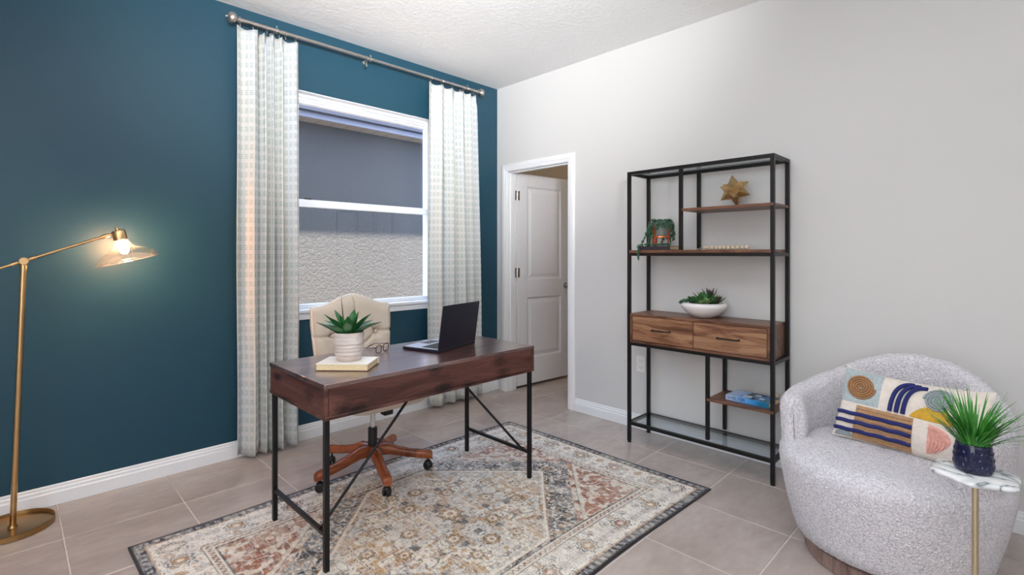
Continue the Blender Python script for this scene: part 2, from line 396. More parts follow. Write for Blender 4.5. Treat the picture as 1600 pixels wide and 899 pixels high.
for i in range(-4, 10):
    for j in range(-6, 6):
        x0 = 0.172+TX*i+JO/2; x1 = x0+TX-JO; y0 = 0.712+TY*j+JO/2; y1 = y0+TY-JO
        if x1 <= X0 or y1 <= Y0 or y0 >= YB: continue
        if x0 < XW-0.01:
            tile(max(x0, X0), max(y0, Y0), min(x1, XW if (y1 < DY0 or j < 4) else x1), min(y1, YB-0.002))
        elif j >= 1:
            tile(max(x0, XW+WR if j < 4 else x0), max(y0, 1.2), x1 if x1 < XW+1.45 else XW+1.44, min(y1, YB-0.014))

# baseboards with a stepped profile
def baseboard(name, p0, p1, inward):
    d = Vector((p1[0]-p0[0], p1[1]-p0[1], 0)); L = d.length; d.normalize(); n = Vector(inward)
    prof = [(0, 0), (0.015, 0), (0.015, 0.062), (0.011, 0.068), (0.011, 0.080), (0.007, 0.086), (0.007, 0.096), (0.003, 0.101), (0, 0.101)]
    mb = MB(); vs = []
    for s_ in (0, L):
        for a, z in prof: vs.append(Vector((p0[0], p0[1], 0.0008))+d*s_+n*a+Vector((0, 0, z)))
    m = len(prof); fs = [(k, (k+1) % m, m+(k+1) % m, m+k) for k in range(m)]+[tuple(range(m)), tuple(reversed(range(m, 2*m)))]
    struct(mb.add(vs, fs).build(name, m_trim, smooth=20))
baseboard('baseboard_left', (X0, YB), (XW, YB), (0, -1, 0))
baseboard('baseboard_right', (XW, Y0), (XW, DY0-0.062), (-1, 0, 0))
baseboard('baseboard_front', (X0, Y0), (XW-0.015, Y0), (0, 1, 0))
baseboard('baseboard_rear', (X0, Y0+0.015), (X0, YB-0.015), (1, 0, 0))

# door casing and jamb
def casing():
    mb = MB(); w = 0.068
    prof = [(0, 0.010), (0.012, 0.014), (0.020, 0.014), (0.024, 0.017), (0.052, 0.019), (0.060, 0.016), (w, 0.008), (w, 0), (0, 0)]   # (distance from opening, projection)
    a0, a1, zt = DY0+0.010, DY1-0.010, DZ-0.008
    loops = []
    for (sy, y, z) in ((-1, a0, 0.0008), (-1, a0, zt), (1, a1, zt), (1, a1, 0.0008)):
        lp = []
        for q, pr in prof: lp.append((XW-pr, y+sy*q, z+(q if z > 1 else 0)))
        loops.append(lp)
    m = len(prof)
    vs = [p for lp in loops for p in lp]; fs = []
    for k in range(3):
        for i in range(m): j = (i+1) % m; fs.append((k*m+i, k*m+j, (k+1)*m+j, (k+1)*m+i))
    fs += [tuple(range(m)), tuple(reversed(range(3*m, 4*m)))]
    mb.add(vs, fs); return mb
struct(casing().build('trim_2', m_trim, smooth=25))
jm = MB(); t_ = 0.012
jm.box(XW-0.001, DY0, 0.001, XW+WR+0.001, DY0+t_, DZ); jm.box(XW-0.001, DY1-t_, 0.001, XW+WR+0.001, DY1, DZ); jm.box(XW-0.001, DY0+t_, DZ-t_, XW+WR+0.001, DY1-t_, DZ)
jm.box(XW+0.035, DY0+t_, 0.001, XW+0.070, DY0+t_+0.010, DZ-t_); jm.box(XW+0.035, DY1-t_-0.010, 0.001, XW+0.070, DY1-t_, DZ-t_); jm.box(XW+0.035, DY0+t_, DZ-t_-0.010, XW+0.070, DY1-t_, DZ-t_)
struct(jm.build('trim_3', m_trim, bevel=0.0015))

# door leaf, swung open into the hall; local x along the leaf, -y faces the camera
dr = bpy.data.objects.new('door_1', None); C.objects.link(dr); struct(dr)
dr.location = (XW+WR+0.006, 3.284, 0.0); dr.rotation_euler = (0, 0, math.radians(-4.5))
LW, LT, Z0, Z1 = 0.708, 0.035, 0.028, 2.022
lf = MB(); st = 0.125; R_ = [(Z0, 0.275), (0.850, 1.020), (1.905, Z1)]
lf.box(0, 0, Z0, st, LT, Z1); lf.box(LW-st, 0, Z0, LW, LT, Z1)
for a, b in R_: lf.box(st, 0, a, LW-st, LT, b)
lf.build('leaf_frame', m_door, dr, bevel=0.0012)
for a, b in ((0.275, 0.850), (1.020, 1.905)):
    pn = MB()
    for side in (0, 1):
        yf = lambda dpt: dpt if side == 0 else LT-dpt
        rings = [(0.0, 0.000), (0.012, 0.011), (0.026, 0.011), (0.055, 0.003)]
        vs = []; fs = []
        for ins, dp in rings:
            vs += [(st+ins, yf(dp), a+ins), (LW-st-ins, yf(dp), a+ins), (LW-st-ins, yf(dp), b-ins), (st+ins, yf(dp), b-ins)]
        for k in range(len(rings)-1):
            for i in range(4): j = (i+1) % 4; fs.append((k*4+i, k*4+j, (k+1)*4+j, (k+1)*4+i))
        fs.append(tuple((len(rings)-1)*4+i for i in range(4)))
        pn.add(vs, fs)
    pn.build('door_panel', m_door, dr, smooth=15, fix=False)
for z in (1.81, 1.09, 0.27):
    hg = MB(); hg.lathe([(0.0065, -0.044), (0.0065, 0.044)], 12, T(-0.003, -0.006, z)); hg.box(-0.048, 0.0085, z-0.044, -0.004, 0.0105, z+0.044)
    hg.box(0.0, -0.0022, z-0.044, 0.028, 0.0, z+0.044)
    hg.box(-0.030, -0.0035, z-0.044, -0.006, -0.001, z+0.044)
    hg.build('hinge', m_chrome, dr)
kb = MB(); kb.lathe([(0.0, 0.0), (0.031, 0.0), (0.031, 0.006), (0.012, 0.009), (0.011, 0.030), (0.024, 0.036), (0.028, 0.048), (0.024, 0.058), (0.0, 0.061)], 24, T(0.648, 0, 0.945) @ ROT(PI/2, 'X'))
kb.build('door_knob', m_chrome, dr)

# window
wn = bpy.data.objects.new('window_1', None); C.objects.link(wn); struct(wn); wn.location = (0, 0, 0)
FY = 3.488
fr = MB()
gx0, gx1 = 1.412, 2.486
for (x0, x1) in ((WX0+e, gx0), (gx1, WX1-e)):
    fr.box(x0, FY, WZ0+0.022, x1, FY+0.07, WZ1-e); 
for (z0, z1, dy) in ((2.352, WZ1-e, 0.0), (2.334, 2.352, 0.012), (2.318, 2.334, 0.024)): fr.box(gx0, FY+dy, z0, gx1, FY+0.07, z1)
fr.box(gx0, FY, WZ0+0.022, gx1, FY+0.07, WZ0+0.05)
fr.build('window_frame', m_vinyl, wn, bevel=0.002)
mr = MB(); mr.box(gx0, FY+0.004, 1.594, gx1, FY+0.045, 1.638); mr.box(gx0, FY+0.012, 1.638, gx1, FY+0.045, 1.646)
mr.build('meeting_rail', m_vinyl, wn, bevel=0.002)
boxo('sash_lock', (1.455, FY+0.004, 1.6465, 1.505, FY+0.030, 1.655), m_dark, wn, bevel=0.002)
boxo('pane', (gx0-0.004, FY+0.052, 1.62, gx1+0.004, FY+0.056, 2.325), m_glass, wn)
boxo('pane', (gx0-0.004, FY+0.030, 0.905, gx1+0.004, FY+0.034, 1.60), m_glass, wn)
struct(boxo('window_sill', (WX0-0.03, YB-0.028, WZ0, WX1+0.03, FY, WZ0+0.022), m_trim, wn, bevel=0.004))
MB().box(WX0-0.02, YB-0.013, WZ0-0.045, WX1+0.02, YB, WZ0).build('apron', m_trim, wn, bevel=0.003)

# outlet
ou = thing('wall_outlet', 'white duplex outlet plate low on the white wall behind the black shelf', 'outlet', (XW, 1.912, 0.468))
boxo('cover_plate', (-0.006, -0.036, -0.058, 0, 0.036, 0.058), m_plate, ou, bevel=0.002)
for dz in (-0.024, 0.024):
    s_ = MB().lathe([(0.0, 0.0), (0.0165, 0.0), (0.0165, 0.002), (0, 0.002)], 20, T(-0.006, 0, dz) @ ROT(-PI/2, 'Y')).build('socket', m_plate, ou)
    MB().box(-0.0084, -0.008, dz-0.002, -0.0079, -0.006, dz+0.008).box(-0.0084, 0.006, dz-0.002, -0.0079, 0.008, dz+0.008).box(-0.0084, -0.002, dz-0.010, -0.0079, 0.002, dz-0.006).build('slot', m_dark, s_)

# ------------------------------------------------------------------ outside
struct(boxo('ground', (-6, YB+WT, -0.3, 12, 14, -0.15), m_ground))
hs = thing('neighbouring_house', 'neighbouring stucco house outside the window, shaded under its eave and sunlit below', 'house', (2.8, 6.43, -0.15))
boxo('stucco_wall', (-7, 0, 0, 7, 0.2, 3.15), m_stucco, hs)
for k in range(42):
    x = -4.2+k*0.20
    boxo('soffit_panel', (x+0.004, -0.26, 3.108, x+0.196, 0.01, 3.118), m_soffit, hs, bevel=0.003)
MB().box(-7, -0.29, 3.100, 7, -0.26, 3.235).build('fascia', m_fascia, hs, bevel=0.004)
gt = MB(); gt.box(-7, -0.38, 3.163, 7, -0.29, 3.173); gt.box(-7, -0.385, 3.163, 7, -0.375, 3.240); gt.build('gutter', m_gutter, hs, bevel=0.003)
rf = MB(); 
for k in range(24):
    y0 = -0.34+k*0.14; z0 = 3.235+(y0+0.34)*0.42; rf.add([(-7, y0, z0+0.012), (7, y0, z0+0.012), (7, y0+0.15, z0+0.15*0.42), (-7, y0+0.15, z0+0.15*0.42), (-7, y0, z0), (7, y0, z0)], [(0, 1, 2, 3), (0, 4, 5, 1)])
rf.build('shingle_roof', m_roof, hs, smooth=0, fix=False)

# ------------------------------------------------------------------ curtains and rod
RZ, RY = 2.690, 3.335
rod = thing('curtain_rod', 'long brushed nickel curtain rod with ball finials above the window', 'curtain rod', (1.95, RY, RZ))
MB().tube([(-0.95, 0, 0), (-0.1, 0, 0)], 0.0125, 16).build('thick_tube', m_nickel, rod)
MB().tube([(-0.1, 0, 0), (0.95, 0, 0)], 0.0105, 16).build('thin_tube', m_nickel, rod)
for sx in (-1, 1):
    MB().lathe([(0.0, 0.0), (0.013, 0.0), (0.013, 0.012), (0.019, 0.014), (0.019, 0.020), (0.011, 0.023), (0.012, 0.028), (0.024, 0.034), (0.032, 0.046), (0.033, 0.055), (0.029, 0.068), (0.018, 0.078), (0.006, 0.082), (0.005, 0.090), (0, 0.092)], 28, T(sx*0.945, 0, 0) @ ROT(sx*PI/2, 'Y')).build('finial', m_nickel, rod)
for x in (-0.74, -0.08, 0.84):
    b = MB(); b.tube([(x, YB-RY, 0.0), (x, 0.020, 0.0), (x, 0.0, -0.014)], 0.006, 8); b.lathe([(0.0, 0), (0.013, 0), (0.013, 0.005), (0, 0.005)], 20, T(x, YB-RY, 0) @ ROT(PI/2, 'X'))
    b.tube([(x, 0.0165*math.cos(a), 0.0165*math.sin(a)) for a in [k*2*PI/16 for k in range(16)]], 0.003, 6, True); b.tube([(x, 0, 0.014), (x, 0, 0.032)], 0.004, 8)
    b.build('bracket', m_nickel, rod)
def ring_mesh(x, y, drop):
    r = MB(); r.tube([(x, y+0.019*math.cos(a), 0.019*math.sin(a)-0.005) for a in [k*2*PI/18 for k in range(18)]], 0.0016, 6, True)
    r.bar((x, y, -0.024), (x, y, -0.024-drop), 0.004, 0.003); return r
cr = ring_mesh(0, 0, 0.02); cr.bar((0, 0, -0.040), (0, 0.002, -0.062), 0.009, 0.006)
tag(cr.build('curtain_ring', m_nickel, loc=(1.838, RY, RZ)), 'single empty nickel ring and clip hanging mid-rod between the curtains', 'curtain ring')

def curtain(label, xs_top, xs_bot, seed, amp, folds, ztop, zbot, rings, hem, endflat=None):
    rnd = random.Random(seed)
    root = thing('curtain', label, 'curtain', ((xs_top[0]+xs_top[1])/2, RY, 0), 0, 'curtains at the window')
    cx = root.location.x
    wid = [rnd.uniform(0.7, 1.3) for _ in range(folds)] if not isinstance(folds, list) else folds
    tot = sum(wid); n = len(wid); am = [rnd.uniform(0.75, 1.15) for _ in range(n)]
    NS, NZ = 18*n, 46
    def prof(s):
        q = s*tot; k = 0
        while k < n-1 and q > wid[k]: q -= wid[k]; k += 1
        return k, q/wid[k]
    mb = MB(); L = 0; uvs = []
    cum = []; last = None; acc = 0
    def pt(s, w):                                     # w 0 bottom, 1 top
        k, ph = prof(s)
        x0 = xs_bot[0]*(1-w)+xs_top[0]*w; x1 = xs_bot[1]*(1-w)+xs_top[1]*w
        a = amp*am[k]*(1.0-0.15*w)
        sn = math.sin(2*PI*ph)
        wv = (abs(sn)**0.75)*(1 if sn > 0 else -1)
        pinch = max(0, (w-0.955)/0.045)
        y = RY+a*wv*(1-0.55*pinch)
        x = x0+(x1-x0)*s+0.009*math.sin(4*PI*ph)*(1-pinch)+0.004*math.sin(3*w*PI+k)*(1-w)
        y += 0.005*math.sin(5*w+2*k)
        if y > YB-0.022: y = YB-0.022
        z = zbot+hem*math.sin(2*PI*ph+1.0)*(1-w)*0.5+(ztop-zbot)*w-0.016*pinch*(1-math.cos(2*PI*ph))/2
        return (x-cx, y-RY, z)
    for i in range(NS+1):
        p = pt(i/NS, 0.5)
        if last: acc += math.hypot(p[0]-last[0], p[1]-last[1])
        last = p; cum.append(acc)
    vs = [pt(i/NS, j/NZ) for i in range(NS+1) for j in range(NZ+1)]; R = NZ+1
    fs = [(i*R+j, (i+1)*R+j, (i+1)*R+j+1, i*R+j+1) for i in range(NS) for j in range(NZ)]
    mb.add(vs, fs); o = mb.build('drape', m_curtain, root, smooth=80, fix=False, solid=0.003)
    uvl = o.data.uv_layers.new(name='UVMap')
    for lp in o.data.loops:
        i, j = divmod(lp.vertex_index, R); uvl.data[lp.index].uv = (cum[i], vs[lp.vertex_index][2])
    for x in rings:
        r = ring_mesh(x-cx, 0, max(0.006, RZ-0.024-ztop+0.004)); r.build('ring', m_nickel, root, loc=(0, 0, RZ))
    return root
curtain('left curtain panel, wider and nearer the lamp, pale woven fabric in deep folds', (0.978, 1.345), (0.980, 1.350), 3, 0.046, [1.7, 0.6, 0.75, 0.75, 1.5], 2.655, 0.030, (0.995, 1.07, 1.15, 1.225, 1.265, 1.33), 0.02)
curtain('right curtain panel, next to the room corner and behind the laptop, pale woven fabric', (2.392, 2.885), (2.375, 2.955), 5, 0.036, [1.6, 1.2, 1.3, 0.9, 0.7], 2.655, 0.034, (2.41, 2.52, 2.63, 2.75, 2.86), 0.02)

# ------------------------------------------------------------------ rug
RX0, RX1, RY0, RY1 = 0.362, 2.655, 1.160, 2.690
def build_rug():
    Wd, Dp = RX1-RX0, RY1-RY0; nx, ny = 540, 360
    xs = np.linspace(-Wd/2, Wd/2, nx+1); ys = np.linspace(-Dp/2, Dp/2, ny+1)
    X, Y = np.meshgrid(xs, ys, indexing='ij')
    rng = np.random.RandomState(11)
    def vnoise(x, y, f, seed, fold=False):
        r = np.random.RandomState(seed); tab = r.rand(256, 256)
        if fold: x = np.abs(x); y = np.abs(y)
        x = x*f+100.3; y = y*f+100.7
        xi = np.floor(x).astype(int); yi = np.floor(y).astype(int); fx = x-xi; fy = y-yi
        fx = fx*fx*(3-2*fx); fy = fy*fy*(3-2*fy)
        g = lambda a, b: tab[a % 256, b % 256]
        return (g(xi, yi)*(1-fx)+g(xi+1, yi)*fx)*(1-fy)+(g(xi, yi+1)*(1-fx)+g(xi+1, yi+1)*fx)*fy
    c = lambda r, g, b: np.array(lin(r, g, b)[:3])
    CREAM = c(226, 218, 206); GREIGE = c(192, 188, 188); SLATE = c(98, 102, 116); CHAR = c(50, 50, 60); RUST = c(158, 98, 74); TAN = c(180, 140, 100); OCH = c(190, 150, 96); TERR = c(176, 122, 98); PALE = c(234, 229, 221)
    col = np.zeros(X.shape+(3,))
    def put(mask, cc, a=1.0):
        m = (mask.astype(float)*a)[..., None]; col[:] = col*(1-m)+cc*m
    dx = Wd/2-np.abs(X); dy = Dp/2-np.abs(Y); de = np.minimum(dx, dy)
    # folded ornament noises
    def orn(f, seed, x=X, y=Y): return vnoise(x, y, f, seed, True)
    o1 = orn(19, 1); o2 = orn(34, 2); o3 = orn(70, 3); o4 = orn(34, 4); big = orn(7, 5)
    wear = vnoise(X, Y, 5, 21)*0.6+vnoise(X, Y, 18, 22)*0.4
    # field
    col[:] = CREAM
    put(big > 0.55, GREIGE, 0.6)
    # hexagonal medallion geometry
    hx = np.abs(X)/0.67; hy = np.abs(Y)/0.49
    hexd = np.maximum(np.abs(Y)-0.485, (np.abs(X)*0.70+np.abs(Y)*0.715)-0.475)       # <0 inside
    inner = hexd < 0
    mid = (hexd >= 0) & (hexd < 0.14)
    outer = hexd >= 0.14
    e1 = np.abs(o1-0.5); e2 = np.abs(o2-0.5); e4 = np.abs(o4-0.5); o6 = orn(95, 6); fine = vnoise(X, Y, 80, 61)
    put(outer, TERR, 0.95); put(outer & (o1 > 0.56), RUST, 0.8); put(outer & (o2 > 0.58), CREAM, 0.85); put(outer & (e4 < 0.045), PALE, 0.8); put(outer & (e2 < 0.022), SLATE, 0.75); put(outer & (o3 > 0.80), CHAR, 0.6); put(outer & (o6 > 0.80), TAN, 0.7)
    put((hexd > 0.168) & (hexd < 0.188), CREAM, 0.7); put((np.abs(hexd-0.168) < 0.0025), CHAR, 0.5)
    put(mid, SLATE, 0.9); put(mid & (o1 > 0.42), CHAR, 0.85); put(mid & (e2 < 0.05), CREAM, 0.75); put(mid & (e4 < 0.03), GREIGE, 0.8); put(mid & (o3 > 0.74), TAN, 0.8); put(mid & (o6 > 0.78), PALE, 0.8)
    put(inner, CREAM); put(inner & (big > 0.5), GREIGE, 0.45); put(inner & (o4 > 0.66), TAN, 0.55); put(inner & (e1 < 0.020), SLATE, 0.75); put(inner & (o2 > 0.76), OCH, 0.75); put(inner & (np.abs(o4-0.66) < 0.02), CHAR, 0.55); put(inner & (np.abs(o2-0.30) < 0.018), SLATE, 0.6); put(inner & (o3 > 0.84), CHAR, 0.65); put(inner & (o6 > 0.84), RUST, 0.6); put(inner & (o6 < 0.14), PALE, 0.8)
    put((np.abs(hexd+0.008) < 0.008) , PALE, 0.8); put(np.abs(hexd) < 0.0035, TAN); put(np.abs(hexd+0.03) < 0.002, CHAR, 0.4)
    # herringbone sprigs inside the medallion tips
    u = (X*0.7+np.abs(Y)*0.71); w = (np.abs(X)*0.71-np.abs(Y)*0.7)
    gx = np.mod(np.abs(X), 0.14)-0.07; gy = np.mod(np.abs(Y)+0.035, 0.07)-0.035
    sp = (np.abs(gy) < 0.011*(1-np.abs(gx)/0.055)) & (np.abs(gx) < 0.05) & (hexd < -0.05) & (np.mod(gx*90, 1) > 0.35)
    put(sp & (np.abs(X) > 0.18), TAN, 0.9); put(sp & (np.mod(gx*45, 1) > 0.75), CHAR, 0.5)
    # stepped key figures in centre
    k1 = np.maximum(np.abs(X)*0.8, np.abs(Y)); st_ = np.round(np.abs(X)/0.035)*0.035*0.8+np.round(np.abs(Y)/0.035)*0.035
    for rr in (0.10, 0.21, 0.33): put(inner & (np.abs(st_-rr) < 0.006) & (vnoise(X, Y, 14, 41) > 0.3), CHAR, 0.75)
    # rosettes
    def rosette(cx, cy, R, c1, c2, c3, sq=1.0):
        for sx in (-1, 1):
            for sy in (-1, 1):
                x = X-sx*cx; y = (Y-sy*cy)*sq; a = np.arctan2(y, x); r = np.hypot(x, y)*(1+0.13*np.cos(8*a))
                put(r < R, c1, 0.95); put(np.abs(r-R*0.98) < R*0.10, CHAR, 0.7); put(r < R*0.66, c2, 0.9); put(np.abs(r-R*0.66) < R*0.07, CHAR, 0.6); put(r < R*0.30, c3, 0.9)
    for (cx, cy, R) in ((0.0, 0.0, 0.055), (0.24, 0.0, 0.035), (0.12, 0.18, 0.035), (0.12, 0.34, 0.03), (0.34, 0.12, 0.03), (0, 0.3, 0.035), (0.45, 0.0, 0.03)): rosette(cx, cy, R, OCH, CREAM, RUST)
    # borders (distance from edge)
    B0, B1, B2, B3 = 0.012, 0.048, 0.215, 0.262
    band = (de < B3) & (de >= B2); put(band, CREAM); put(band & (np.mod((X+Y)*1.0*46, 1) > 0.5) & (de > B2+0.014) & (de < B3-0.014), RUST, 0.8); put((np.abs(de-B3) < 0.003) | (np.abs(de-B2) < 0.0035), CHAR, 0.9); put(band & (np.mod((X-Y)*30, 1) > 0.72) & (de > B2+0.014) & (de < B3-0.014), CHAR, 0.7)
    main = (de < B2) & (de >= B1); put(main, PALE)
    oo = vnoise(np.abs(np.mod(X, 0.26)-0.13), np.abs(np.mod(Y, 0.26)-0.13), 40, 8); o5 = vnoise(np.abs(np.mod(X, 0.26)-0.13), np.abs(np.mod(Y, 0.26)-0.13), 64, 9)
    put(main & (oo > 0.66), GREIGE, 0.7); put(main & (np.abs(oo-0.46) < 0.022), SLATE, 0.75); put(main & (o5 > 0.78), TAN, 0.75); put(main & (o5 < 0.13), CHAR, 0.7); put(main & (np.abs(o5-0.62) < 0.012), RUST, 0.6)
    mc = (B1+B2)/2
    for k in range(0, 5): rosette(0.255*k+0.0, Dp/2-mc, 0.045, CREAM, TAN if k % 2 else RUST, PALE, 1.1)
    for k in range(0, 3): rosette(Wd/2-mc, 0.25*k, 0.045, CREAM, RUST if k % 2 else TAN, PALE, 1.1)
    # diamonds in the corners
    x = np.abs(np.abs(X)-(Wd/2-mc)); y = np.abs(np.abs(Y)-(Dp/2-mc)); r = x/0.06+y/0.035; put(r < 1.0, PALE); put(np.abs(r-0.95) < 0.09, CHAR, 0.85); put(np.abs(r-0.6) < 0.08, TAN, 0.8)
    edge = de < B1; put(edge, CHAR); along = np.where(dx < dy, Y, X); put(edge & (np.mod(along*26, 1) > 0.52) & (de > 0.018) & (de < 0.042), GREIGE, 0.75); put(edge & (vnoise(X, Y, 60, 12) > 0.62), SLATE, 0.7)
    put(de < B0, c(52, 48, 52)); put(np.abs(de-B1-0.004) < 0.004, TAN, 0.8)
    # wear and fibre noise
    f1 = vnoise(X, Y, 110, 31); f2 = vnoise(X, Y, 45, 32)
    fade = np.clip((wear-0.42)*1.5, 0, 0.34)*(f2 > 0.35)*(de > B0); m = fade[..., None]; col[:] = col*(1-m)+CREAM*0.95*m
    st2 = vnoise(X, Y*0.25, 170, 33); m = (np.clip((st2-0.55)*2.2, 0, 0.30)*(de > B0))[..., None]; col[:] = col*(1-m)+PALE*m
    col *= (0.88+0.24*f1)[..., None]
    # geometry
    Z = 0.0075+0.0012*vnoise(X, Y, 3, 51)+np.where(de < 0.02, 0.004*np.clip(vnoise(X, Y, 2.2, 52)-0.5, 0, 1)*2, 0)
    Xw = X+0.004*np.sin(Y*5); Yw = Y+0.012*np.sin(X*3.1+0.6)
    V = np.stack([Xw, Yw, Z], -1).reshape(-1, 3)
    idx = np.arange((nx+1)*(ny+1)).reshape(nx+1, ny+1)
    q = np.stack([idx[:-1, :-1], idx[1:, :-1], idx[1:, 1:], idx[:-1, 1:]], -1).reshape(-1, 4)
    loop = np.concatenate([idx[:, 0], idx[-1, 1:], idx[::-1, -1][1:], idx[0, ::-1][1:-1]])
    nb = len(V); low = V[loop].copy(); low[:, 2] = 0.0006; V = np.concatenate([V, low]); m_ = len(loop); k = np.arange(m_)
    sk = np.stack([loop[(k+1) % m_], loop[k], nb+k, nb+(k+1) % m_], -1)
    q = np.concatenate([q, sk]); q = q[:, ::1]
    cols = np.concatenate([col.reshape(-1, 3), np.tile(c(52, 48, 52), (m_, 1))]); cols = np.clip(cols, 0, 1)**1.13
    me = bpy.data.meshes.new('area_rug')
    me.vertices.add(len(V)); me.vertices.foreach_set('co', V.astype(np.float32).ravel())
    me.loops.add(q.size); me.loops.foreach_set('vertex_index', q.astype(np.int32).ravel())
    me.polygons.add(len(q)); me.polygons.foreach_set('loop_start', (np.arange(len(q))*4).astype(np.int32)); me.polygons.foreach_set('loop_total', np.full(len(q), 4, np.int32))
    me.update(calc_edges=True); me.validate()
    at = me.color_attributes.new('pattern', 'FLOAT_COLOR', 'POINT'); at.data.foreach_set('color', np.concatenate([cols, np.ones((len(cols), 1))], 1).astype(np.float32).ravel())
    t = NT('printed_rug_pile'); a = t.n('ShaderNodeVertexColor'); a.layer_name = 'pattern'; t.col(a.outputs['Color']); v = t.coord(); t.bump(t.noise(v, 420, 3), 0.5, 0.003); me.materials.append(t.set(0.8, spec=0.35, sheen=0.15))
    o = bpy.data.objects.new('area_rug', me); C.objects.link(o); o.location = ((RX0+RX1)/2, (RY0+RY1)/2, 0)
    tag(o, 'distressed oriental rug in cream, rust and charcoal under the desk', 'rug')
build_rug()
RUGZ = 0.009

# ------------------------------------------------------------------ desk
dk = thing('writing_desk', 'walnut-look writing desk with thin black metal legs standing on the rug', 'desk', (1.475, 2.1975, RUGZ))
hx, hy = 0.605, 0.2925; zt, zb = 0.743, 0.600
boxo('desktop', (-hx, -hy, zt-0.018, hx, hy, zt), m_desk_top, dk, bevel=0.0015)
boxo('bottom_board', (-hx, -hy, zb, hx, hy, zb+0.014), m_desk, dk, bevel=0.0015)
boxo('side_panel', (-hx+0.003, -hy+0.012, zb+0.014, -hx+0.018, hy-0.002, zt-0.018), m_desk_side, dk, bevel=0.001)
boxo('side_panel', (hx-0.018, -hy+0.012, zb+0.014, hx-0.003, hy-0.002, zt-0.018), m_desk_side, dk, bevel=0.001)
boxo('front_panel', (-hx+0.019, -hy+0.003, zb+0.014, hx-0.019, -hy+0.018, zt-0.018), m_desk, dk, bevel=0.001)
for sx in (-1, 1): boxo('corner_strip', (min(sx*hx, sx*(hx-0.016)), -hy, zb+0.014, max(sx*hx, sx*(hx-0.016)), -hy+0.012, zt-0.018), m_desk, dk, bevel=0.001)
for sx in (-1, 1):
    dwr = boxo('drawer', (min(sx*0.004, sx*(hx-0.022)), hy-0.022, zb+0.018, max(sx*0.004, sx*(hx-0.022)), hy-0.004, zt-0.022), m_desk, dk, bevel=0.001)
    MB().tube([(sx*0.3-0.05, hy-0.004, 0.67), (sx*0.3-0.05, hy+0.014, 0.67), (sx*0.3+0.05, hy+0.014, 0.67), (sx*0.3+0.05, hy-0.004, 0.67)], 0.004, 8).build('drawer_pull', m_black, dwr)
lx, ly = 0.588, 0.272
for sx in (-1, 1):
    for sy in (-1, 1): boxo('leg', (sx*lx-0.010, sy*ly-0.010, 0, sx*lx+0.010, sy*ly+0.010, zb), m_black, dk, bevel=0.001)
    MB().bar((sx*lx, -ly+0.010, 0.145), (sx*lx, ly-0.010, 0.145), 0.016).build('crossbar', m_black, dk, bevel=0.001)
    MB().tube([(sx*(lx-0.004), -0.215, 0.150), (sx*0.155, -0.215, zb)], 0.0065, 10).build('diagonal_brace', m_black, dk)
    MB().tube([(sx*lx, -0.225, 0.150), (sx*lx, -0.205, 0.150)], 0.010, 10).build('brace_joint', m_black, dk)
DZT = RUGZ+zt

# book, pot, agave
bk = thing('book', 'thick cream covered book lying under the ribbed plant pot on the desk', 'book', (1.086, 2.135, DZT), math.radians(-46.6))
boxo('pages', (-0.113, -0.078, 0.003, 0.113, 0.078, 0.029), m_paper, bk, bevel=0.001)
boxo('cover', (-0.116, -0.081, 0.029, 0.116, 0.081, 0.032), m_cream, bk, bevel=0.0008)
boxo('cover', (-0.116, -0.081, 0.0, 0.116, 0.081, 0.003), m_tort, bk, bevel=0.0008)
boxo('spine', (-0.116, 0.078, 0.003, 0.116, 0.081, 0.029), m_cream, bk)
ZP = DZT+0.032
ag = thing('potted_agave', 'green agave in a ribbed whitewashed pot standing on the book on the desk', 'plant', (1.092, 2.140, ZP))
prof = [(0.0, 0), (0.048, 0), (0.053, 0.004)]
for k in range(7):
    z = 0.010+k*0.0165; r = 0.055+0.011*min(1, z/0.07); prof += [(r, z), (r+0.0011, z+0.007), (r-0.0004, z+0.0145)]
prof += [(0.0655, 0.124), (0.0635, 0.128), (0.060, 0.127), (0.058, 0.110), (0.0, 0.108)]
MB().lathe(prof, 40).build('pot', m_pot, ag, smooth=50)
MB().lathe([(0.0, 0.109), (0.0575, 0.109), (0.054, 0.113), (0.0, 0.115)], 24).build('soil', m_soil, ag)
def agave_leaf(L, w, az, el0, el1, base, th=0.006):
    mb = MB(); N = 10; vs = []; fs = []; p = Vector(base); ca, sa = math.cos(az), math.sin(az)
    side = Vector((-sa, ca, 0))
    for i in range(N+1):
        t = i/N; el = el0+(el1-el0)*t; d = Vector((ca*math.cos(el), sa*math.cos(el), math.sin(el))); nrm = side.cross(d).normalized()*-1
        wd = w*(0.55+1.5*t-0.9*t*t)*(1-t**2.6)+0.0006 
        cup = 0.30*wd
        vs += [p-side*wd+nrm*cup, p-side*wd*0.5+nrm*cup*0.2, p, p+side*wd*0.5+nrm*cup*0.2, p+side*wd+nrm*cup, p+side*wd*0.4-nrm*th*(1-t*0.9), p-side*wd*0.4-nrm*th*(1-t*0.9)]
        p = p+d*(L/N)
    for i in range(N):
        for k in range(7): l = (k+1) % 7; fs.append((i*7+k, i*7+l, (i+1)*7+l, (i+1)*7+k))
    fs += [tuple(range(7)), tuple(reversed(range(N*7, N*7+7)))]
    return mb.add(vs, fs)
rl = random.Random(4)
for ring, (n, L, el0, el1, w, br) in enumerate(((8, 0.152, 0.62, 0.30, 0.021, 0.018), (7, 0.142, 0.90, 0.70, 0.021, 0.012), (4, 0.112, 1.15, 1.10, 0.019, 0.006))):
    for k in range(n):
        az = 2*PI*(k+0.5*(ring % 2))/n+rl.uniform(-0.15, 0.15)+0.3
        agave_leaf(L*rl.uniform(0.9, 1.1), w, az, el0+rl.uniform(-0.1, 0.1), el1+rl.uniform(-0.12, 0.12), (br*math.cos(az), br*math.sin(az), 0.108)).build('leaf', m_agave, ag, smooth=60)
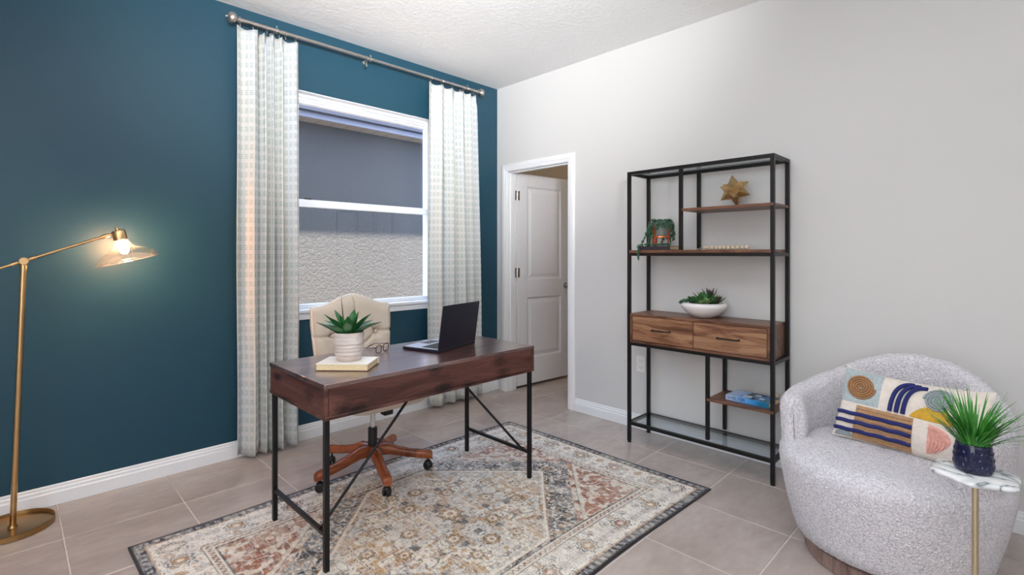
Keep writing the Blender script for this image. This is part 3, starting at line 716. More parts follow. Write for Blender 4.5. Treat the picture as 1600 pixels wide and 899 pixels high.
agave_leaf(0.185, 0.006, 2.4, 1.45, 1.5, (-0.012, 0.012, 0.108), 0.002).build('leaf', m_succ3, ag, smooth=60)

# laptop: local x along the hinge, y away from the camera (keyboard side)
lp = thing('laptop', 'open dark navy laptop on the desk, lid back turned to the room', 'laptop', (1.7255, 2.1425, DZT), math.radians(15.5))
boxo('base', (-0.170, 0.0, 0.001, 0.170, 0.241, 0.016), m_laptop, lp, bevel=0.003)
boxo('deck', (-0.164, 0.012, 0.0155, 0.164, 0.237, 0.0175), m_silver, lp, bevel=0.0008)
ky = MB()
for r in range(5):
    for c_ in range(14): ky.box(-0.142+c_*0.0203, 0.036+r*0.0195, 0.0172, -0.142+c_*0.0203+0.0165, 0.036+r*0.0195+0.0155, 0.0198)
kyo = ky.build('keyboard', m_blackp, lp, smooth=0); kyo['kind'] = 'stuff'
boxo('touchpad', (-0.05, 0.160, 0.0175, 0.05, 0.226, 0.0179), m_laptop, lp)
MB().tube([(-0.13, 0.006, 0.017), (0.13, 0.006, 0.017)], 0.006, 10).build('hinge_bar', m_blackp, lp)
lid = MB().box(-0.170, -0.004, 0.0, 0.170, 0.002, 0.232).build('lid', m_laptop, lp, bevel=0.003, loc=(0, 0.004, 0.016)); lid.rotation_euler = (math.radians(8), 0, 0)
boxo('screen', (-0.160, 0.0021, 0.012, 0.160, 0.0026, 0.222), m_screen, lid)

# glasses
gs = thing('eyeglasses', 'tortoiseshell eyeglasses resting on the desk beside the book', 'glasses', (1.378, 2.335, DZT), math.radians(28))
def lens_loop(cx, r=0.024, n=24):
    return [(cx+1.08*r*math.copysign(abs(math.cos(a))**0.8, math.cos(a)), 0, 0.022+0.82*r*math.copysign(abs(math.sin(a))**0.8, math.sin(a))) for a in [k*2*PI/n for k in range(n)]]
g = MB(); g.tube(lens_loop(-0.034), 0.0022, 8, True); g.tube(lens_loop(0.034), 0.0022, 8, True); g.tube([(-0.009, 0, 0.028), (0, 0.001, 0.031), (0.009, 0, 0.028)], 0.002, 8); g.build('rim', m_tort, gs)
for sx in (-1, 1):
    MB().tube([(sx*0.060, 0, 0.032), (sx*0.068, 0.002, 0.033), (sx*0.069, 0.02, 0.033), (sx*0.067, 0.09, 0.029), (sx*0.064, 0.12, 0.014), (sx*0.062, 0.135, 0.0025)], [0.0022, 0.0022, 0.002, 0.002, 0.0026, 0.002], 8).build('temple', m_tort, gs)
    lo_ = lens_loop(sx*0.034, 0.0235); MB().add([(sx*0.034, 0, 0.022)]+lo_, [(0, 1+k, 1+(k+1) % 24) for k in range(24)]).build('lens', m_lglass, gs)

# ------------------------------------------------------------------ office chair
oc = thing('office_chair', 'button-tufted beige swivel chair with reddish wooden base behind the desk', 'chair', (1.472, 2.600, 0))
base_ang = [math.radians(a) for a in (181.6, 253.6, 325.6, 37.6, 109.6)]
for a in base_ang:
    ca, sa = math.cos(a), math.sin(a); zc = RUGZ if 2.6+0.31*sa < RY1 else 0.0
    st_pts = [(0.0, 0.136, 0.032, 0.030), (0.05, 0.146, 0.031, 0.032), (0.09, 0.146, 0.029, 0.031), (0.14, 0.130, 0.026, 0.025), (0.21, 0.112, 0.024, 0.023), (0.28, 0.102, 0.024, 0.023), (0.322, 0.096, 0.024, 0.024), (0.338, 0.090, 0.020, 0.019)]
    mb = MB(); vs = []; N = 12
    for (r, z, w, h) in st_pts:
        for k in range(N):
            t = 2*PI*k/N; cx, sx_ = math.cos(t), math.sin(t); px = w*math.copysign(abs(cx)**0.6, cx); pz = h*math.copysign(abs(sx_)**0.6, sx_)
            vs.append((r*ca-px*sa, r*sa+px*ca, z+pz))
    m = len(st_pts); fs = [(i*N+k, i*N+(k+1) % N, (i+1)*N+(k+1) % N, (i+1)*N+k) for i in range(m-1) for k in range(N)]+[tuple(range(N)), tuple(reversed(range((m-1)*N, m*N)))]
    mb.add(vs, fs).build('base_leg', m_base_wood, oc, smooth=60)
    w_ = MB(); cxp, cyp = 0.312*ca, 0.312*sa; b2 = a+0.9
    for s_ in (-1, 1):
        w_.lathe([(0.0, -0.008), (0.018, -0.008), (0.0235, -0.004), (0.0235, 0.004), (0.018, 0.008), (0.0, 0.008)], 20, T(cxp+s_*0.011*math.cos(b2), cyp+s_*0.011*math.sin(b2), zc+0.0240) @ ROT(b2, 'Z') @ ROT(PI/2, 'Y'))
    w_.ball((cxp, cyp, zc+0.040), 0.021, 14, 8, (1, 1, 0.75)); w_.tube([(cxp, cyp, zc+0.045), (cxp, cyp, 0.085)], 0.006, 8)
    w_.build('caster', m_blackp, oc)
MB().lathe([(0.0, 0.110), (0.040, 0.110), (0.046, 0.125), (0.044, 0.150), (0.030, 0.160), (0, 0.161)], 24).build('hub', m_base_wood, oc)
MB().lathe([(0.0, 0.155), (0.026, 0.155), (0.026, 0.270), (0.023, 0.274), (0, 0.274)], 24).build('column_sleeve', m_blackp, oc)
MB().lathe([(0.0, 0.270), (0.0145, 0.270), (0.0145, 0.415), (0, 0.415)], 20).build('gas_lift', m_chrome, oc)
MB().box(-0.11, -0.08, 0.405, 0.11, 0.10, 0.432).build('seat_plate', m_blackp, oc, bevel=0.004)
MB().box(0.015, -0.105, 0.355, 0.072, -0.055, 0.408, T(0.0, 0, 0)).build('tension_knob', m_blackp, oc, bevel=0.006)
MB().tube([(0.1, 0.0, 0.415), (0.2, -0.01, 0.41), (0.26, -0.01, 0.408)], 0.004, 8).build('height_lever', m_black, oc)
def superbox(cx, cy, cz, hx_, hy_, hz, p=3.2, nu=40, nv=20, fn=None):
    def f(u, v):
        a = 2*PI*u; b = -PI/2+PI*v
        sg = lambda c, e_: math.copysign(abs(c)**e_, c)
        x = sg(math.cos(b), 0.30)*sg(math.cos(a), 2/p); y = sg(math.cos(b), 0.30)*sg(math.sin(a), 2/p); z = sg(math.sin(b), 0.75)
        q = (cx+hx_*x, cy+hy_*y, cz+hz*z)
        return fn(q) if fn else q
    return MB().grid(f, nu, nv, True)
superbox(0, -0.005, 0.484, 0.255, 0.262, 0.068, 5, 56, 26, lambda q: (q[0]*(1-0.05*(q[1] > 0)), q[1], q[2]+0.010*math.cos(q[0]*5)*math.cos(q[1]*5)*(q[2] > 0.48))).build('seat', m_linen, oc, smooth=80)
# tufted back
BZ0, BHW = 0.535, 0.25
btn = [(0, 0.885), (-0.14, 0.787), (0.14, 0.787), (0, 0.690), (-0.14, 0.595), (0.14, 0.595)]
def topz(x):
    q = min(1, abs(x)/BHW); return 0.957+0.064*(0.5+0.5*math.cos(PI*min(1, q/0.88)))-0.012*max(0, (q-0.9)/0.1)**2
def backy(z): return 0.215+(z-0.5)*0.085
def segd(px, pz, a, b):
    ax, az = a; bx, bz = b; dx, dz = bx-ax, bz-az; t = max(0, min(1, ((px-ax)*dx+(pz-az)*dz)/(dx*dx+dz*dz))); return math.hypot(px-ax-t*dx, pz-az-t*dz)
creases = [((0, 0.885), (0, 1.03)), ((0, 0.885), (-0.14, 0.787)), ((0, 0.885), (0.14, 0.787)), ((-0.14, 0.787), (0, 0.69)), ((0.14, 0.787), (0, 0.69)), ((0, 0.69), (-0.14, 0.595)), ((0, 0.69), (0.14, 0.595)), ((-0.14, 0.787), (-0.26, 0.787)), ((0.14, 0.787), (0.26, 0.787))]
def back_pt(u, v, front):
    q = 2*u-1; zt_ = topz(q*BHW); z = BZ0+(zt_-BZ0)*v
    hw = BHW*(0.90+0.10*min(1, v*1.3)); x = hw*q
    y = backy(z)
    ed = min(1, (1-abs(q))/0.16, (1-v)/0.13+0.0, v/0.1); ed = max(0, ed); puff = math.sqrt(max(0, 1-(1-ed)**2))
    if not front: return (x, y+0.045*(0.35+0.65*puff), z)
    dep = 0.045*puff
    for bx, bz in btn: dep -= 0.032*math.exp(-((x-bx)**2+(z-bz)**2)/(2*0.020**2))
    cd = min(segd(x, z, a, b) for a, b in creases); dep -= 0.013*math.exp(-(cd/0.009)**2)
    return (x, y-0.012-dep, z)
NU, NV = 72, 66
bb = MB(); bb.grid(lambda u, v: back_pt(u, v, True), NU, NV); bb.grid(lambda u, v: back_pt(u, v, False), 24, 24)
outl = [(i/40, 1) for i in range(41)]
n0 = len(bb.v)
rim = [(i/NU, 0) for i in range(NU)]+[(1, j/NV) for j in range(NV)]+[(1-i/NU, 1) for i in range(NU)]+[(0, 1-j/NV) for j in range(NV)]
fa = [back_pt(u, v, True) for u, v in rim]; fb = [back_pt(u, v, False) for u, v in rim]; m = len(rim)
bb.add(fa+fb, [(k, (k+1) % m, m+(k+1) % m, m+k) for k in range(m)])
bb.build('backrest', m_linen, oc, smooth=75)
MB().tube([back_pt(u, v, True) for u, v in rim], 0.0045, 8, True).build('piping', m_piping, oc, smooth=80)
for bx, bz in btn:
    MB().ball((bx, backy(bz)-0.012-0.045+0.026, bz), 0.012, 12, 8, (1, 0.6, 1)).build('button', m_linen, oc)
MB().box(-0.06, 0.20, 0.42, 0.06, 0.215, 0.60).box(-0.06, 0.05, 0.415, 0.06, 0.215, 0.43).build('back_bracket', m_blackp, oc, bevel=0.003)

# ------------------------------------------------------------------ floor lamp
fl_ = thing('floor_lamp', 'brass pharmacy floor lamp with lit clear glass shade against the blue wall', 'lamp', (0.012, 3.250, 0))
MB().lathe([(0.0, 0.001), (0.138, 0.001), (0.146, 0.004), (0.147, 0.026), (0.144, 0.027), (0.141, 0.012), (0.07, 0.010), (0.018, 0.012), (0.014, 0.022), (0, 0.022)], 64).build('base', m_dbrass, fl_, smooth=40)
JX, JY, JZ = 0.036, -0.005, 1.232
MB().tube([(0, 0, 0.012), (JX, JY, JZ-0.022)], 0.0115, 20).build('pole', m_brass, fl_)
j = MB(); j.lathe([(0.0, -0.012), (0.016, -0.012), (0.018, -0.008), (0.018, 0.008), (0.016, 0.012), (0.012, 0.012), (0.012, 0.008), (0.008, 0.008), (0.008, 0.014), (0, 0.014)], 28, T(JX, JY-0.012, JZ) @ ROT(PI/2, 'X')); j.tube([(JX, JY, JZ-0.040), (JX, JY, JZ-0.012)], 0.013, 16); j.build('swivel_joint', m_brass, fl_)
HX, HZ = 0.3597-0.012, 1.362; HY = 3.215-3.25
ax_d = Vector((HX-JX, HY-JY, HZ-JZ)).normalized()
P0 = Vector((JX, JY, JZ))
arm = MB(); arm.tube([P0-ax_d*0.34, P0+ax_d*0.33], 0.0062, 14); arm.tube([P0+ax_d*0.022, P0+ax_d*0.045], 0.010, 14); arm.tube([P0-ax_d*0.045, P0-ax_d*0.022], 0.010, 14); arm.tube([P0+ax_d*0.300, P0+ax_d*0.312, P0+ax_d*0.325, P0+ax_d*0.34], [0.007, 0.011, 0.011, 0.006], 14); arm.build('arm', m_brass, fl_)
MB().tube([P0-ax_d*0.37, P0-ax_d*0.365, P0-ax_d*0.30, P0-ax_d*0.295], [0.012, 0.020, 0.020, 0.012], 20).build('counterweight', m_brass, fl_)
dn = Vector((0.26, 0, -0.99)).normalized()     # shade axis, towards the rim
rimc = Vector((0.430-0.012, HY, 1.232))
Ms = T(*rimc) @ (-dn).to_track_quat('Z', 'Y').to_matrix().to_4x4()
MB().lathe([(0.131, 0.000), (0.133, 0.003), (0.130, 0.008), (0.122, 0.022), (0.108, 0.036), (0.086, 0.048), (0.060, 0.060), (0.040, 0.078), (0.030, 0.094), (0.026, 0.106), (0.0265, 0.112)], 56, Ms, cap=False).build('glass_shade', m_lglass, fl_, smooth=70, fix=False)
MB().tube([tuple(Ms @ Vector((0.1315*math.cos(a), 0.1315*math.sin(a), 0.0))) for a in [k*2*PI/56 for k in range(56)]], 0.0022, 8, True).build('shade_rim', m_lrim, fl_, smooth=80)
sk = MB(); sk.lathe([(0.0, 0.108), (0.029, 0.108), (0.029, 0.152), (0.026, 0.157), (0.0, 0.158)], 28, Ms); sk.lathe([(0, 0.156), (0.008, 0.157), (0.008, 0.172), (0, 0.174)], 16, Ms); sk.tube([Ms @ Vector((0, 0, 0.135)), P0+ax_d*0.335], 0.006, 10); sk.build('socket', m_brass, fl_)
t = NT('glowing_bulb'); t.b.inputs['Emission Color'].default_value = (1.0, 0.50, 0.24, 1); t.b.inputs['Emission Strength'].default_value = 560.0; t.col((1, 0.9, 0.8, 1)); m_bulb = t.m
bc = Ms @ Vector((0, 0, 0.062))
bl = MB().lathe([(0.0, 0.036), (0.008, 0.037), (0.016, 0.044), (0.0195, 0.057), (0.018, 0.072), (0.012, 0.090), (0.011, 0.108), (0, 0.108)], 24, Ms).build('bulb', m_bulb, fl_, smooth=80)

# ------------------------------------------------------------------ shelf unit; local x depth (0 front), y from 0 (right) to 0.905 (left)
SX0, SX1, SY0, SY1 = 2.942, 3.214, 0.926, 1.846
sh = thing('etagere_shelf', 'tall black metal etagere with brown wood shelves and two drawers against the white wall', 'shelf', (SX0, SY0, 0))
SD, SW, PT, ST = SX1-SX0, SY1-SY0, 0.021, 1.815
ym, yl = 1.468-SY0, 1.299-SY0
ZS, ZD0, ZD1, ZL = 1.290, 0.674, 0.868, 0.404
def post(x, y, z0, z1): MB().box(x, y, z0, x+PT, y+PT, z1).build('post', m_black, sh, bevel=0.001)
def rail(b): MB().box(*b).build('rail', m_black, sh, bevel=0.001)
for x in (0, SD-PT):
    for y in (0, SW-PT):
        post(x, y, 0.012, ST)
        MB().lathe([(0, 0), (0.013, 0), (0.013, 0.008), (0.008, 0.012), (0, 0.012)], 16, T(x+PT/2, y+PT/2, 0)).build('levelling_foot', m_blackp, sh)
    post(x, ym-PT/2, ZS, ST-PT); post(x, yl-PT/2, 0.155, ZD0-0.020)
for (z, x_) in ((ST-PT, 0), (ZS-0.038, 0), (ZD0-0.020, 0), (0.120, 0)):
    h_ = PT if z != ZD0-0.020 else 0.020
    if abs(z-(ZS-0.038)) < 1e-6: h_ = 0.020
    for x in (0, SD-PT): rail((x, PT, z, x+PT, SW-PT, z+h_))
    for y in (0, SW-PT): rail((PT, y, z, SD-PT, y+PT, z+h_))
boxo('main_board', (-0.002, PT-0.004, ZS-0.018, SD, SW-PT+0.004, ZS), m_shelf, sh, bevel=0.0015)
boxo('upper_board', (-0.002, 0.002, 1.530, SD, ym-PT/2-0.001, 1.546), m_shelf, sh, bevel=0.0015)
boxo('lower_board', (-0.002, 0.002, ZL-0.016, SD, yl-PT/2-0.001+0.012, ZL), m_shelf, sh, bevel=0.0015)
boxo('glass_plate', (PT-0.004, PT-0.004, ST-0.006, SD-PT+0.004, SW-PT+0.004, ST-0.001), m_sglass, sh)
boxo('glass_plate', (PT-0.004, PT-0.004, 0.136, SD-PT+0.004, SW-PT+0.004, 0.1405), m_sglass, sh)
cb = MB(); y0, y1 = PT+0.001, SW-PT-0.001
cb.box(0, y0, ZD0, SD-0.004, y1, ZD0+0.014); cb.box(0, y0, ZD1-0.014, SD-0.004, y1, ZD1); cb.box(0, y0, ZD0+0.014, SD-0.004, y0+0.014, ZD1-0.014); cb.box(0, y1-0.014, ZD0+0.014, SD-0.004, y1, ZD1-0.014); cb.box(SD-0.012, y0+0.014, ZD0+0.014, SD-0.006, y1-0.014, ZD1-0.014)
cb.build('drawer_case', m_shelf, sh, bevel=0.001)
md_ = (y0+y1)/2
for a, b in ((y0+0.017, md_-0.002), (md_+0.002, y1-0.017)):
    d = MB().box(0.003, a, ZD0+0.017, 0.018, b, ZD1-0.017).box(0.018, a+0.01, ZD0+0.03, SD-0.02, b-0.01, ZD0+0.035).build('drawer', m_drawer, sh, bevel=0.001)
    c_ = (a+b)/2; MB().tube([(0.003, c_+0.062, 0.772), (-0.016, c_+0.060, 0.772), (-0.022, c_+0.052, 0.772), (-0.022, c_-0.052, 0.772), (-0.016, c_-0.060, 0.772), (0.003, c_-0.062, 0.772)], 0.0048, 10).build('drawer_handle', m_black, d)

# gold star ornament: small stellated dodecahedron
phi = (1+5**0.5)/2
def star(R):
    ico = [Vector(p).normalized() for p in [(0, s1, s2*phi) for s1 in (-1, 1) for s2 in (-1, 1)]+[(s1, s2*phi, 0) for s1 in (-1, 1) for s2 in (-1, 1)]+[(s2*phi, 0, s1) for s1 in (-1, 1) for s2 in (-1, 1)]]
    dod = []
    import itertools
    for a, b, c_ in itertools.combinations(range(12), 3):
        if all(abs((ico[i]-ico[j_]).length-1.0515) < 0.01 for i, j_ in ((a, b), (b, c_), (a, c_))): dod.append((ico[a]+ico[b]+ico[c_]).normalized())
    mb = MB(); rd = R*0.56
    for v_ in ico:
        near = [d for d in dod if d.dot(v_) > 0.75]; u_ = near[0]-v_*near[0].dot(v_); u_.normalize(); w_ = v_.cross(u_)
        near.sort(key=lambda d: math.atan2(d.dot(w_), d.dot(u_)))
        base = [d*rd for d in near]; mb.add([v_*R]+base, [(0, 1+k, 1+(k+1) % 5) for k in range(5)])
    return mb
s_ = star(0.098); Mr = ROT(0.55, 'Z') @ ROT(0.40, 'X')
s_.v = [tuple(Mr @ Vector(p)) for p in s_.v]; zmin = min(p[2] for p in s_.v)
tag(s_.build('star_ornament', m_gold, smooth=0, loc=(3.078, 1.190, 1.5465-zmin)), 'faceted gold star sculpture on the small upper shelf', 'ornament')

# bead garland
gd = thing('bead_garland', 'string of cream wooden beads with a knotted end lying on the long shelf', 'garland', (3.05, 1.23, ZS+0.0008))
for k in range(10):
    MB().ball((0.006*math.sin(k*0.9), 0.112-k*0.0258, 0.0122), 0.0125, 16, 10).build('bead', m_bead, gd)
MB().tube([(0, 0.125, 0.012)]+[(0.006*math.sin(k*0.9), 0.112-k*0.0258, 0.0122) for k in range(10)], 0.0015, 6).build('cord', m_bead, gd)
tk = MB(); rr = random.Random(2)
for k in range(16):
    a = rr.uniform(-0.5, 0.5); tk.tube([(0, 0.125, 0.015), (0.012*math.sin(a*3), 0.140, 0.016+0.004*rr.random()), (0.02*a, 0.165, 0.006), (0.03*a, 0.188, 0.0025)], 0.0014, 5)
tk.ball((0, 0.128, 0.013), 0.010, 12, 8); tk.build('tassel', m_bead, gd)

# dark book + copper planter with trailing plant
db = thing('book', 'dark charcoal book lying under the copper-legged planter on the long shelf', 'book', (3.055, 1.665, ZS+0.0006))
boxo('cover', (-0.085, -0.115, 0.0, 0.085, 0.115, 0.0025), plain('charcoal_cover', lin(44, 42, 52), 0.5), db, bevel=0.0006)
boxo('cover', (-0.085, -0.115, 0.0225, 0.085, 0.115, 0.025), bpy.data.materials['charcoal_cover'], db, bevel=0.0006)
boxo('spine', (-0.085, -0.115, 0.0025, -0.082, 0.115, 0.0225), bpy.data.materials['charcoal_cover'], db)
boxo('pages', (-0.081, -0.112, 0.0025, 0.082, 0.112, 0.0225), m_paper, db)
tp = thing('trailing_planter', 'small trailing plant in a grey pot on copper legs on the long shelf', 'plant', (3.050, 1.655, ZS+0.0256))
MB().lathe([(0, 0.066), (0.052, 0.066), (0.056, 0.072), (0.058, 0.155), (0.055, 0.157), (0.053, 0.145), (0, 0.143)], 36).build('pot', m_greypot, tp, smooth=50)
MB().lathe([(0, 0.056), (0.060, 0.056), (0.060, 0.066), (0, 0.066)], 36).build('stand_ring', m_copper, tp, smooth=40)
for a in (258, 148, 168, 60, 340):
    a = math.radians(a); ca, sa = math.cos(a), math.sin(a)
    MB().box(-0.007, -0.002, 0, 0.007, 0.002, 0.135, T(0.061*ca, 0.061*sa, 0) @ ROT(a+PI/2, 'Z')).build('stand_leg', m_copper, tp, bevel=0.0005)
rt = random.Random(9)
for k in range(30):
    a = 2*PI*k/30+rt.uniform(-0.15, 0.15); st_ = MB(); L = rt.uniform(0.08, 0.15); over = (k in (9, 10, 11, 12))
    if 3.1 < a < 4.5: L *= 0.35
    pth = []; n_ = int(L/0.0065)+10
    for i in range(n_):
        q = i/(n_-1); r = 0.035+0.038*min(1, q*4)+0.006*math.sin(i*0.8+k)+0.008*q; z = 0.158+0.016*math.sin(min(1, q*4)*PI) - max(0, q-0.15)*L/0.85
        z = max(z, 0.008); aa = a+0.06*math.sin(i*0.6+k)
        if z <= 0.0081: r += 0.004*i*0.3
        pth.append(Vector((r*math.cos(aa), r*math.sin(aa), z)))
    for i, p in enumerate(pth):
        st_.ball(p+Vector((rt.uniform(-1, 1), rt.uniform(-1, 1), rt.uniform(-1, 1)))*0.003, rt.uniform(0.0035, 0.0052), 6, 4, (1, 1, 1.2))
    st_.build('strand', m_trail, tp, smooth=80)
ov = MB()                                           # the strand that spills over the shelf edge
for i in range(46):
    q = i/45; p = Vector((-0.05-0.075*min(1, q*1.8), 0.05+0.045*min(1, q*1.5), 0.150-0.145*min(1, q*2.2))) if q < 0.55 else Vector((-0.125-0.003, 0.095, 0.005-0.09*(q-0.55)/0.45))
    ov.ball(p+Vector((rt.uniform(-1, 1), rt.uniform(-1, 1), rt.uniform(-1, 1)))*0.004, 0.0052, 6, 4); ov.ball(p+Vector((0.002, rt.uniform(-1, 1)*0.009, 0.004)), 0.0045, 6, 4)
ov.build('strand', m_trail, tp, smooth=80)
# low spill of beads along the book
sp_ = MB()
for i in range(110):
    y = rt.uniform(-0.105, 0.105); sp_.ball((-0.072+rt.uniform(-0.012, 0.006), y, 0.004+rt.uniform(0, 0.012)), 0.0045, 6, 4)
sp_.build('strand', m_trail, tp, smooth=80)

# white bowl of succulents
bw = thing('succulent_bowl', 'wide white bowl of mixed succulents on top of the drawer case', 'plant', (3.078, 1.378, ZD1+0.0006))
MB().lathe([(0, 0), (0.050, 0), (0.056, 0.003), (0.086, 0.015), (0.113, 0.036), (0.131, 0.060), (0.1375, 0.073), (0.1365, 0.082), (0.130, 0.089), (0.118, 0.093), (0.106, 0.092), (0.100, 0.082), (0, 0.078)], 56).build('bowl', m_ceramic, bw, smooth=60)
MB().lathe([(0, 0.079), (0.098, 0.080), (0.09, 0.088), (0, 0.092)], 24).build('soil', m_soil, bw)
def rosette_mb(c, n, L, w, el0, el1, seed):
    r = random.Random(seed); m = MB()
    for k in range(n):
        az = 2.399*k; f = k/n; lf_ = agave_leaf(L*(1-0.35*f)*r.uniform(0.9, 1.1), w, az, el0+(el1-el0)*f, el0+(el1-el0)*f+0.25, (c[0], c[1], c[2]), 0.003); m.add(lf_.v, lf_.f)
    return m
specs = [((0.00, 0.055, 0.088), 16, 0.045, 0.008, 0.2, 1.3, m_succ2, 'rosette'), ((-0.055, 0.02, 0.088), 18, 0.050, 0.009, 0.3, 1.4, m_succ, 'rosette'), ((0.0, 0.0, 0.088), 16, 0.085, 0.009, 0.6, 1.5, m_succ, 'spiky_succulent'), ((-0.045, -0.035, 0.088), 16, 0.05, 0.009, 0.3, 1.4, m_succ2, 'rosette'), ((0.0, -0.06, 0.088), 14, 0.075, 0.006, 0.4, 1.4, m_succ, 'spiky_succulent'), ((0.04, -0.02, 0.088), 12, 0.095, 0.006, 0.9, 1.5, m_succ3, 'spiky_succulent'), ((0.05, 0.04, 0.088), 14, 0.06, 0.008, 0.4, 1.4, m_succ, 'rosette'), ((0.0, -0.085, 0.095), 9, 0.06, 0.005, 0.3, 1.4, m_succ3, 'spiky_succulent'), ((-0.075, -0.01, 0.086), 12, 0.035, 0.008, 0.2, 1.3, m_succ2, 'rosette')]
specs += [((-0.03, 0.065, 0.088), 14, 0.05, 0.009, 0.5, 1.4, m_succ, 'rosette'), ((0.03, 0.075, 0.086), 14, 0.05, 0.008, 0.3, 1.4, m_succ, 'rosette'), ((-0.02, -0.02, 0.088), 12, 0.07, 0.008, 0.7, 1.5, m_succ, 'spiky_succulent'), ((0.02, -0.075, 0.088), 12, 0.06, 0.007, 0.4, 1.4, m_succ, 'spiky_succulent')]
for i, (c_, n, L, w, e0, e1, mt, nm) in enumerate(specs): rosette_mb(c_, n, L*1.12, w*1.35, e0, e1, i).build(nm, mt, bw, smooth=60)
tr = MB()
for i in range(70):
    q = rt.random(); tr.ball((-0.05-0.03*q+rt.uniform(-0.012, 0.012), 0.075+0.045*q+rt.uniform(-0.012, 0.012), 0.10+0.012*rt.random()-0.016*q*q), 0.0055, 6, 4)
tr.build('bead_succulent', m_trail, bw, smooth=80)

# blue book on the low shelf
bb_ = thing('book', 'blue paperback-sized book lying on the small low shelf', 'book', (3.070, 1.085, ZL+0.0006), math.radians(-4))
m_bcov = NT('blue_cover_print'); v = m_bcov.coord('Object', (1, 1, 1)); sp2 = m_bcov.n('ShaderNodeSeparateXYZ'); m_bcov.l(v, sp2.inputs[0])
m_bcov.col(m_bcov.ramp(m_bcov.math('ADD', m_bcov.math('MULTIPLY', sp2.outputs[1], 4.0), 0.5), [(0.0, lin(20, 120, 150)), (0.2, lin(18, 112, 160)), (0.35, lin(60, 150, 220)), (0.62, lin(110, 170, 230)), (0.85, lin(176, 196, 232))])); m_bcov = m_bcov.set(0.25)
boxo('cover', (-0.078, -0.122, 0.0, 0.078, 0.122, 0.002), m_bcov, bb_, bevel=0.0005)
tc_ = boxo('cover', (-0.078, -0.122, 0.027, 0.078, 0.122, 0.029), m_bcov, bb_, bevel=0.0005)
boxo('spine', (-0.078, -0.122, 0.002, -0.075, 0.122, 0.027), m_bcov, bb_)
boxo('pages', (-0.074, -0.119, 0.002, 0.075, 0.119, 0.027), m_paper, bb_)
m_navy = plain('navy_ink', lin(18, 30, 66), 0.4); m_pale = plain('pale_print', lin(206, 214, 232), 0.4); m_midb = plain('dark_photo_ink', lin(30, 28, 40), 0.3)
zq = 0.0292
def quad(name, pts, mat): MB().add([(x, y, zq) for x, y in pts]+[(x, y, zq+0.0003) for x, y in pts], [(0, 1, 2, 3), (4, 5, 6, 7), (0, 1, 5, 4), (1, 2, 6, 5), (2, 3, 7, 6), (3, 0, 4, 7)]).build(name, mat, tc_)
for nm, pts, mt in (('dark_shape', [(-0.065, 0.012), (0.03, 0.035), (0.072, 0.02), (-0.01, -0.02)], m_midb), ('dark_shape', [(0.0, -0.02), (0.072, 0.015), (0.072, -0.055), (0.04, -0.06)], m_navy), ('dark_shape', [(-0.07, -0.01), (-0.03, -0.005), (-0.02, -0.05), (-0.07, -0.035)], m_navy)): quad(nm, pts, mt)
zq = 0.0296
for nm, pts, mt in (('pale_shape', [(-0.06, 0.03), (-0.01, 0.04), (0.0, -0.005), (-0.05, -0.015)], m_pale), ('pale_shape', [(0.02, -0.01), (0.05, -0.005), (0.05, -0.035), (0.02, -0.04)], m_pale), ('pale_shape', [(-0.04, -0.05), (-0.01, -0.052), (-0.012, -0.08), (-0.04, -0.08)], m_pale)): quad(nm, pts, mt)
def text_mesh(name, s_, size, mat, parent, M):
    cu = bpy.data.curves.new('t', 'FONT'); cu.body = s_; cu.size = size; cu.extrude = 0.0002; cu.align_x = 'LEFT'; cu.align_y = 'CENTER'; cu.resolution_u = 3
    to = bpy.data.objects.new('t', cu); C.objects.link(to); dg = bpy.context.evaluated_depsgraph_get(); me = bpy.data.meshes.new_from_object(to.evaluated_get(dg)); bpy.data.objects.remove(to)
    me.name = name; me.materials.clear(); me.materials.append(mat); me.transform(M); o = bpy.data.objects.new(name, me); C.objects.link(o); o.parent = parent; return o
Mt = T(-0.0783, 0.112, 0.0145) @ Matrix(((0, 0, -1, 0), (-1, 0, 0, 0), (0, 1, 0, 0), (0, 0, 0, 1)))
text_mesh('lettering', 'SHELTER', 0.027, m_navy, bb_, Mt)
# small pale figurine behind
fg = MB(); fg.lathe([(0, 0), (0.016, 0), (0.017, 0.006), (0.009, 0.012), (0.008, 0.026), (0.013, 0.032), (0.012, 0.042), (0, 0.044)], 20)
tag(fg.build('trinket', m_bead, loc=(3.165, 0.985, ZL+0.0006)), 'tiny pale turned trinket beside the blue book on the low shelf', 'ornament')

# ------------------------------------------------------------------ swivel armchair
AC = Vector((2.562, 0.378, 0)); FACE = math.radians(168)
ac = thing('barrel_armchair', 'round ivory boucle barrel armchair on a wooden plinth base', 'armchair', tuple(AC), FACE)   # local +x = facing
MB().lathe([(0, 0.001), (0.285, 0.001), (0.290, 0.006), (0.290, 0.060), (0.285, 0.064), (0, 0.064)], 72).build('plinth', m_plinth, ac, smooth=40)
MB().lathe([(0, 0.062), (0.262, 0.062), (0.262, 0.085), (0, 0.085)], 48).build('swivel_plate', m_blackp, ac)
def rout(z, phi_):
    z_ = [0.080, 0.095, 0.13, 0.20, 0.30, 0.42, 0.60, 0.82]; r_ = [0.300, 0.326, 0.338, 0.354, 0.370, 0.380, 0.390, 0.402]
    return float(np.interp(z, z_, r_))
rb_ = random.Random(5)
def jit(): return rb_.uniform(-0.0013, 0.0013)
prof_seat = [(0.0, 0.082), (0.20, 0.080), (0.300, 0.080), (0.326, 0.092), (0.338, 0.13), (0.346, 0.165), (0.356, 0.20), (0.367, 0.25), (0.377, 0.30), (0.385, 0.35), (0.389, 0.385), (0.388, 0.408), (0.380, 0.425), (0.360, 0.440), (0.336, 0.449), (0.305, 0.454), (0.27, 0.457), (0.22, 0.459), (0.16, 0.461), (0.08, 0.462), (0.0, 0.462)]
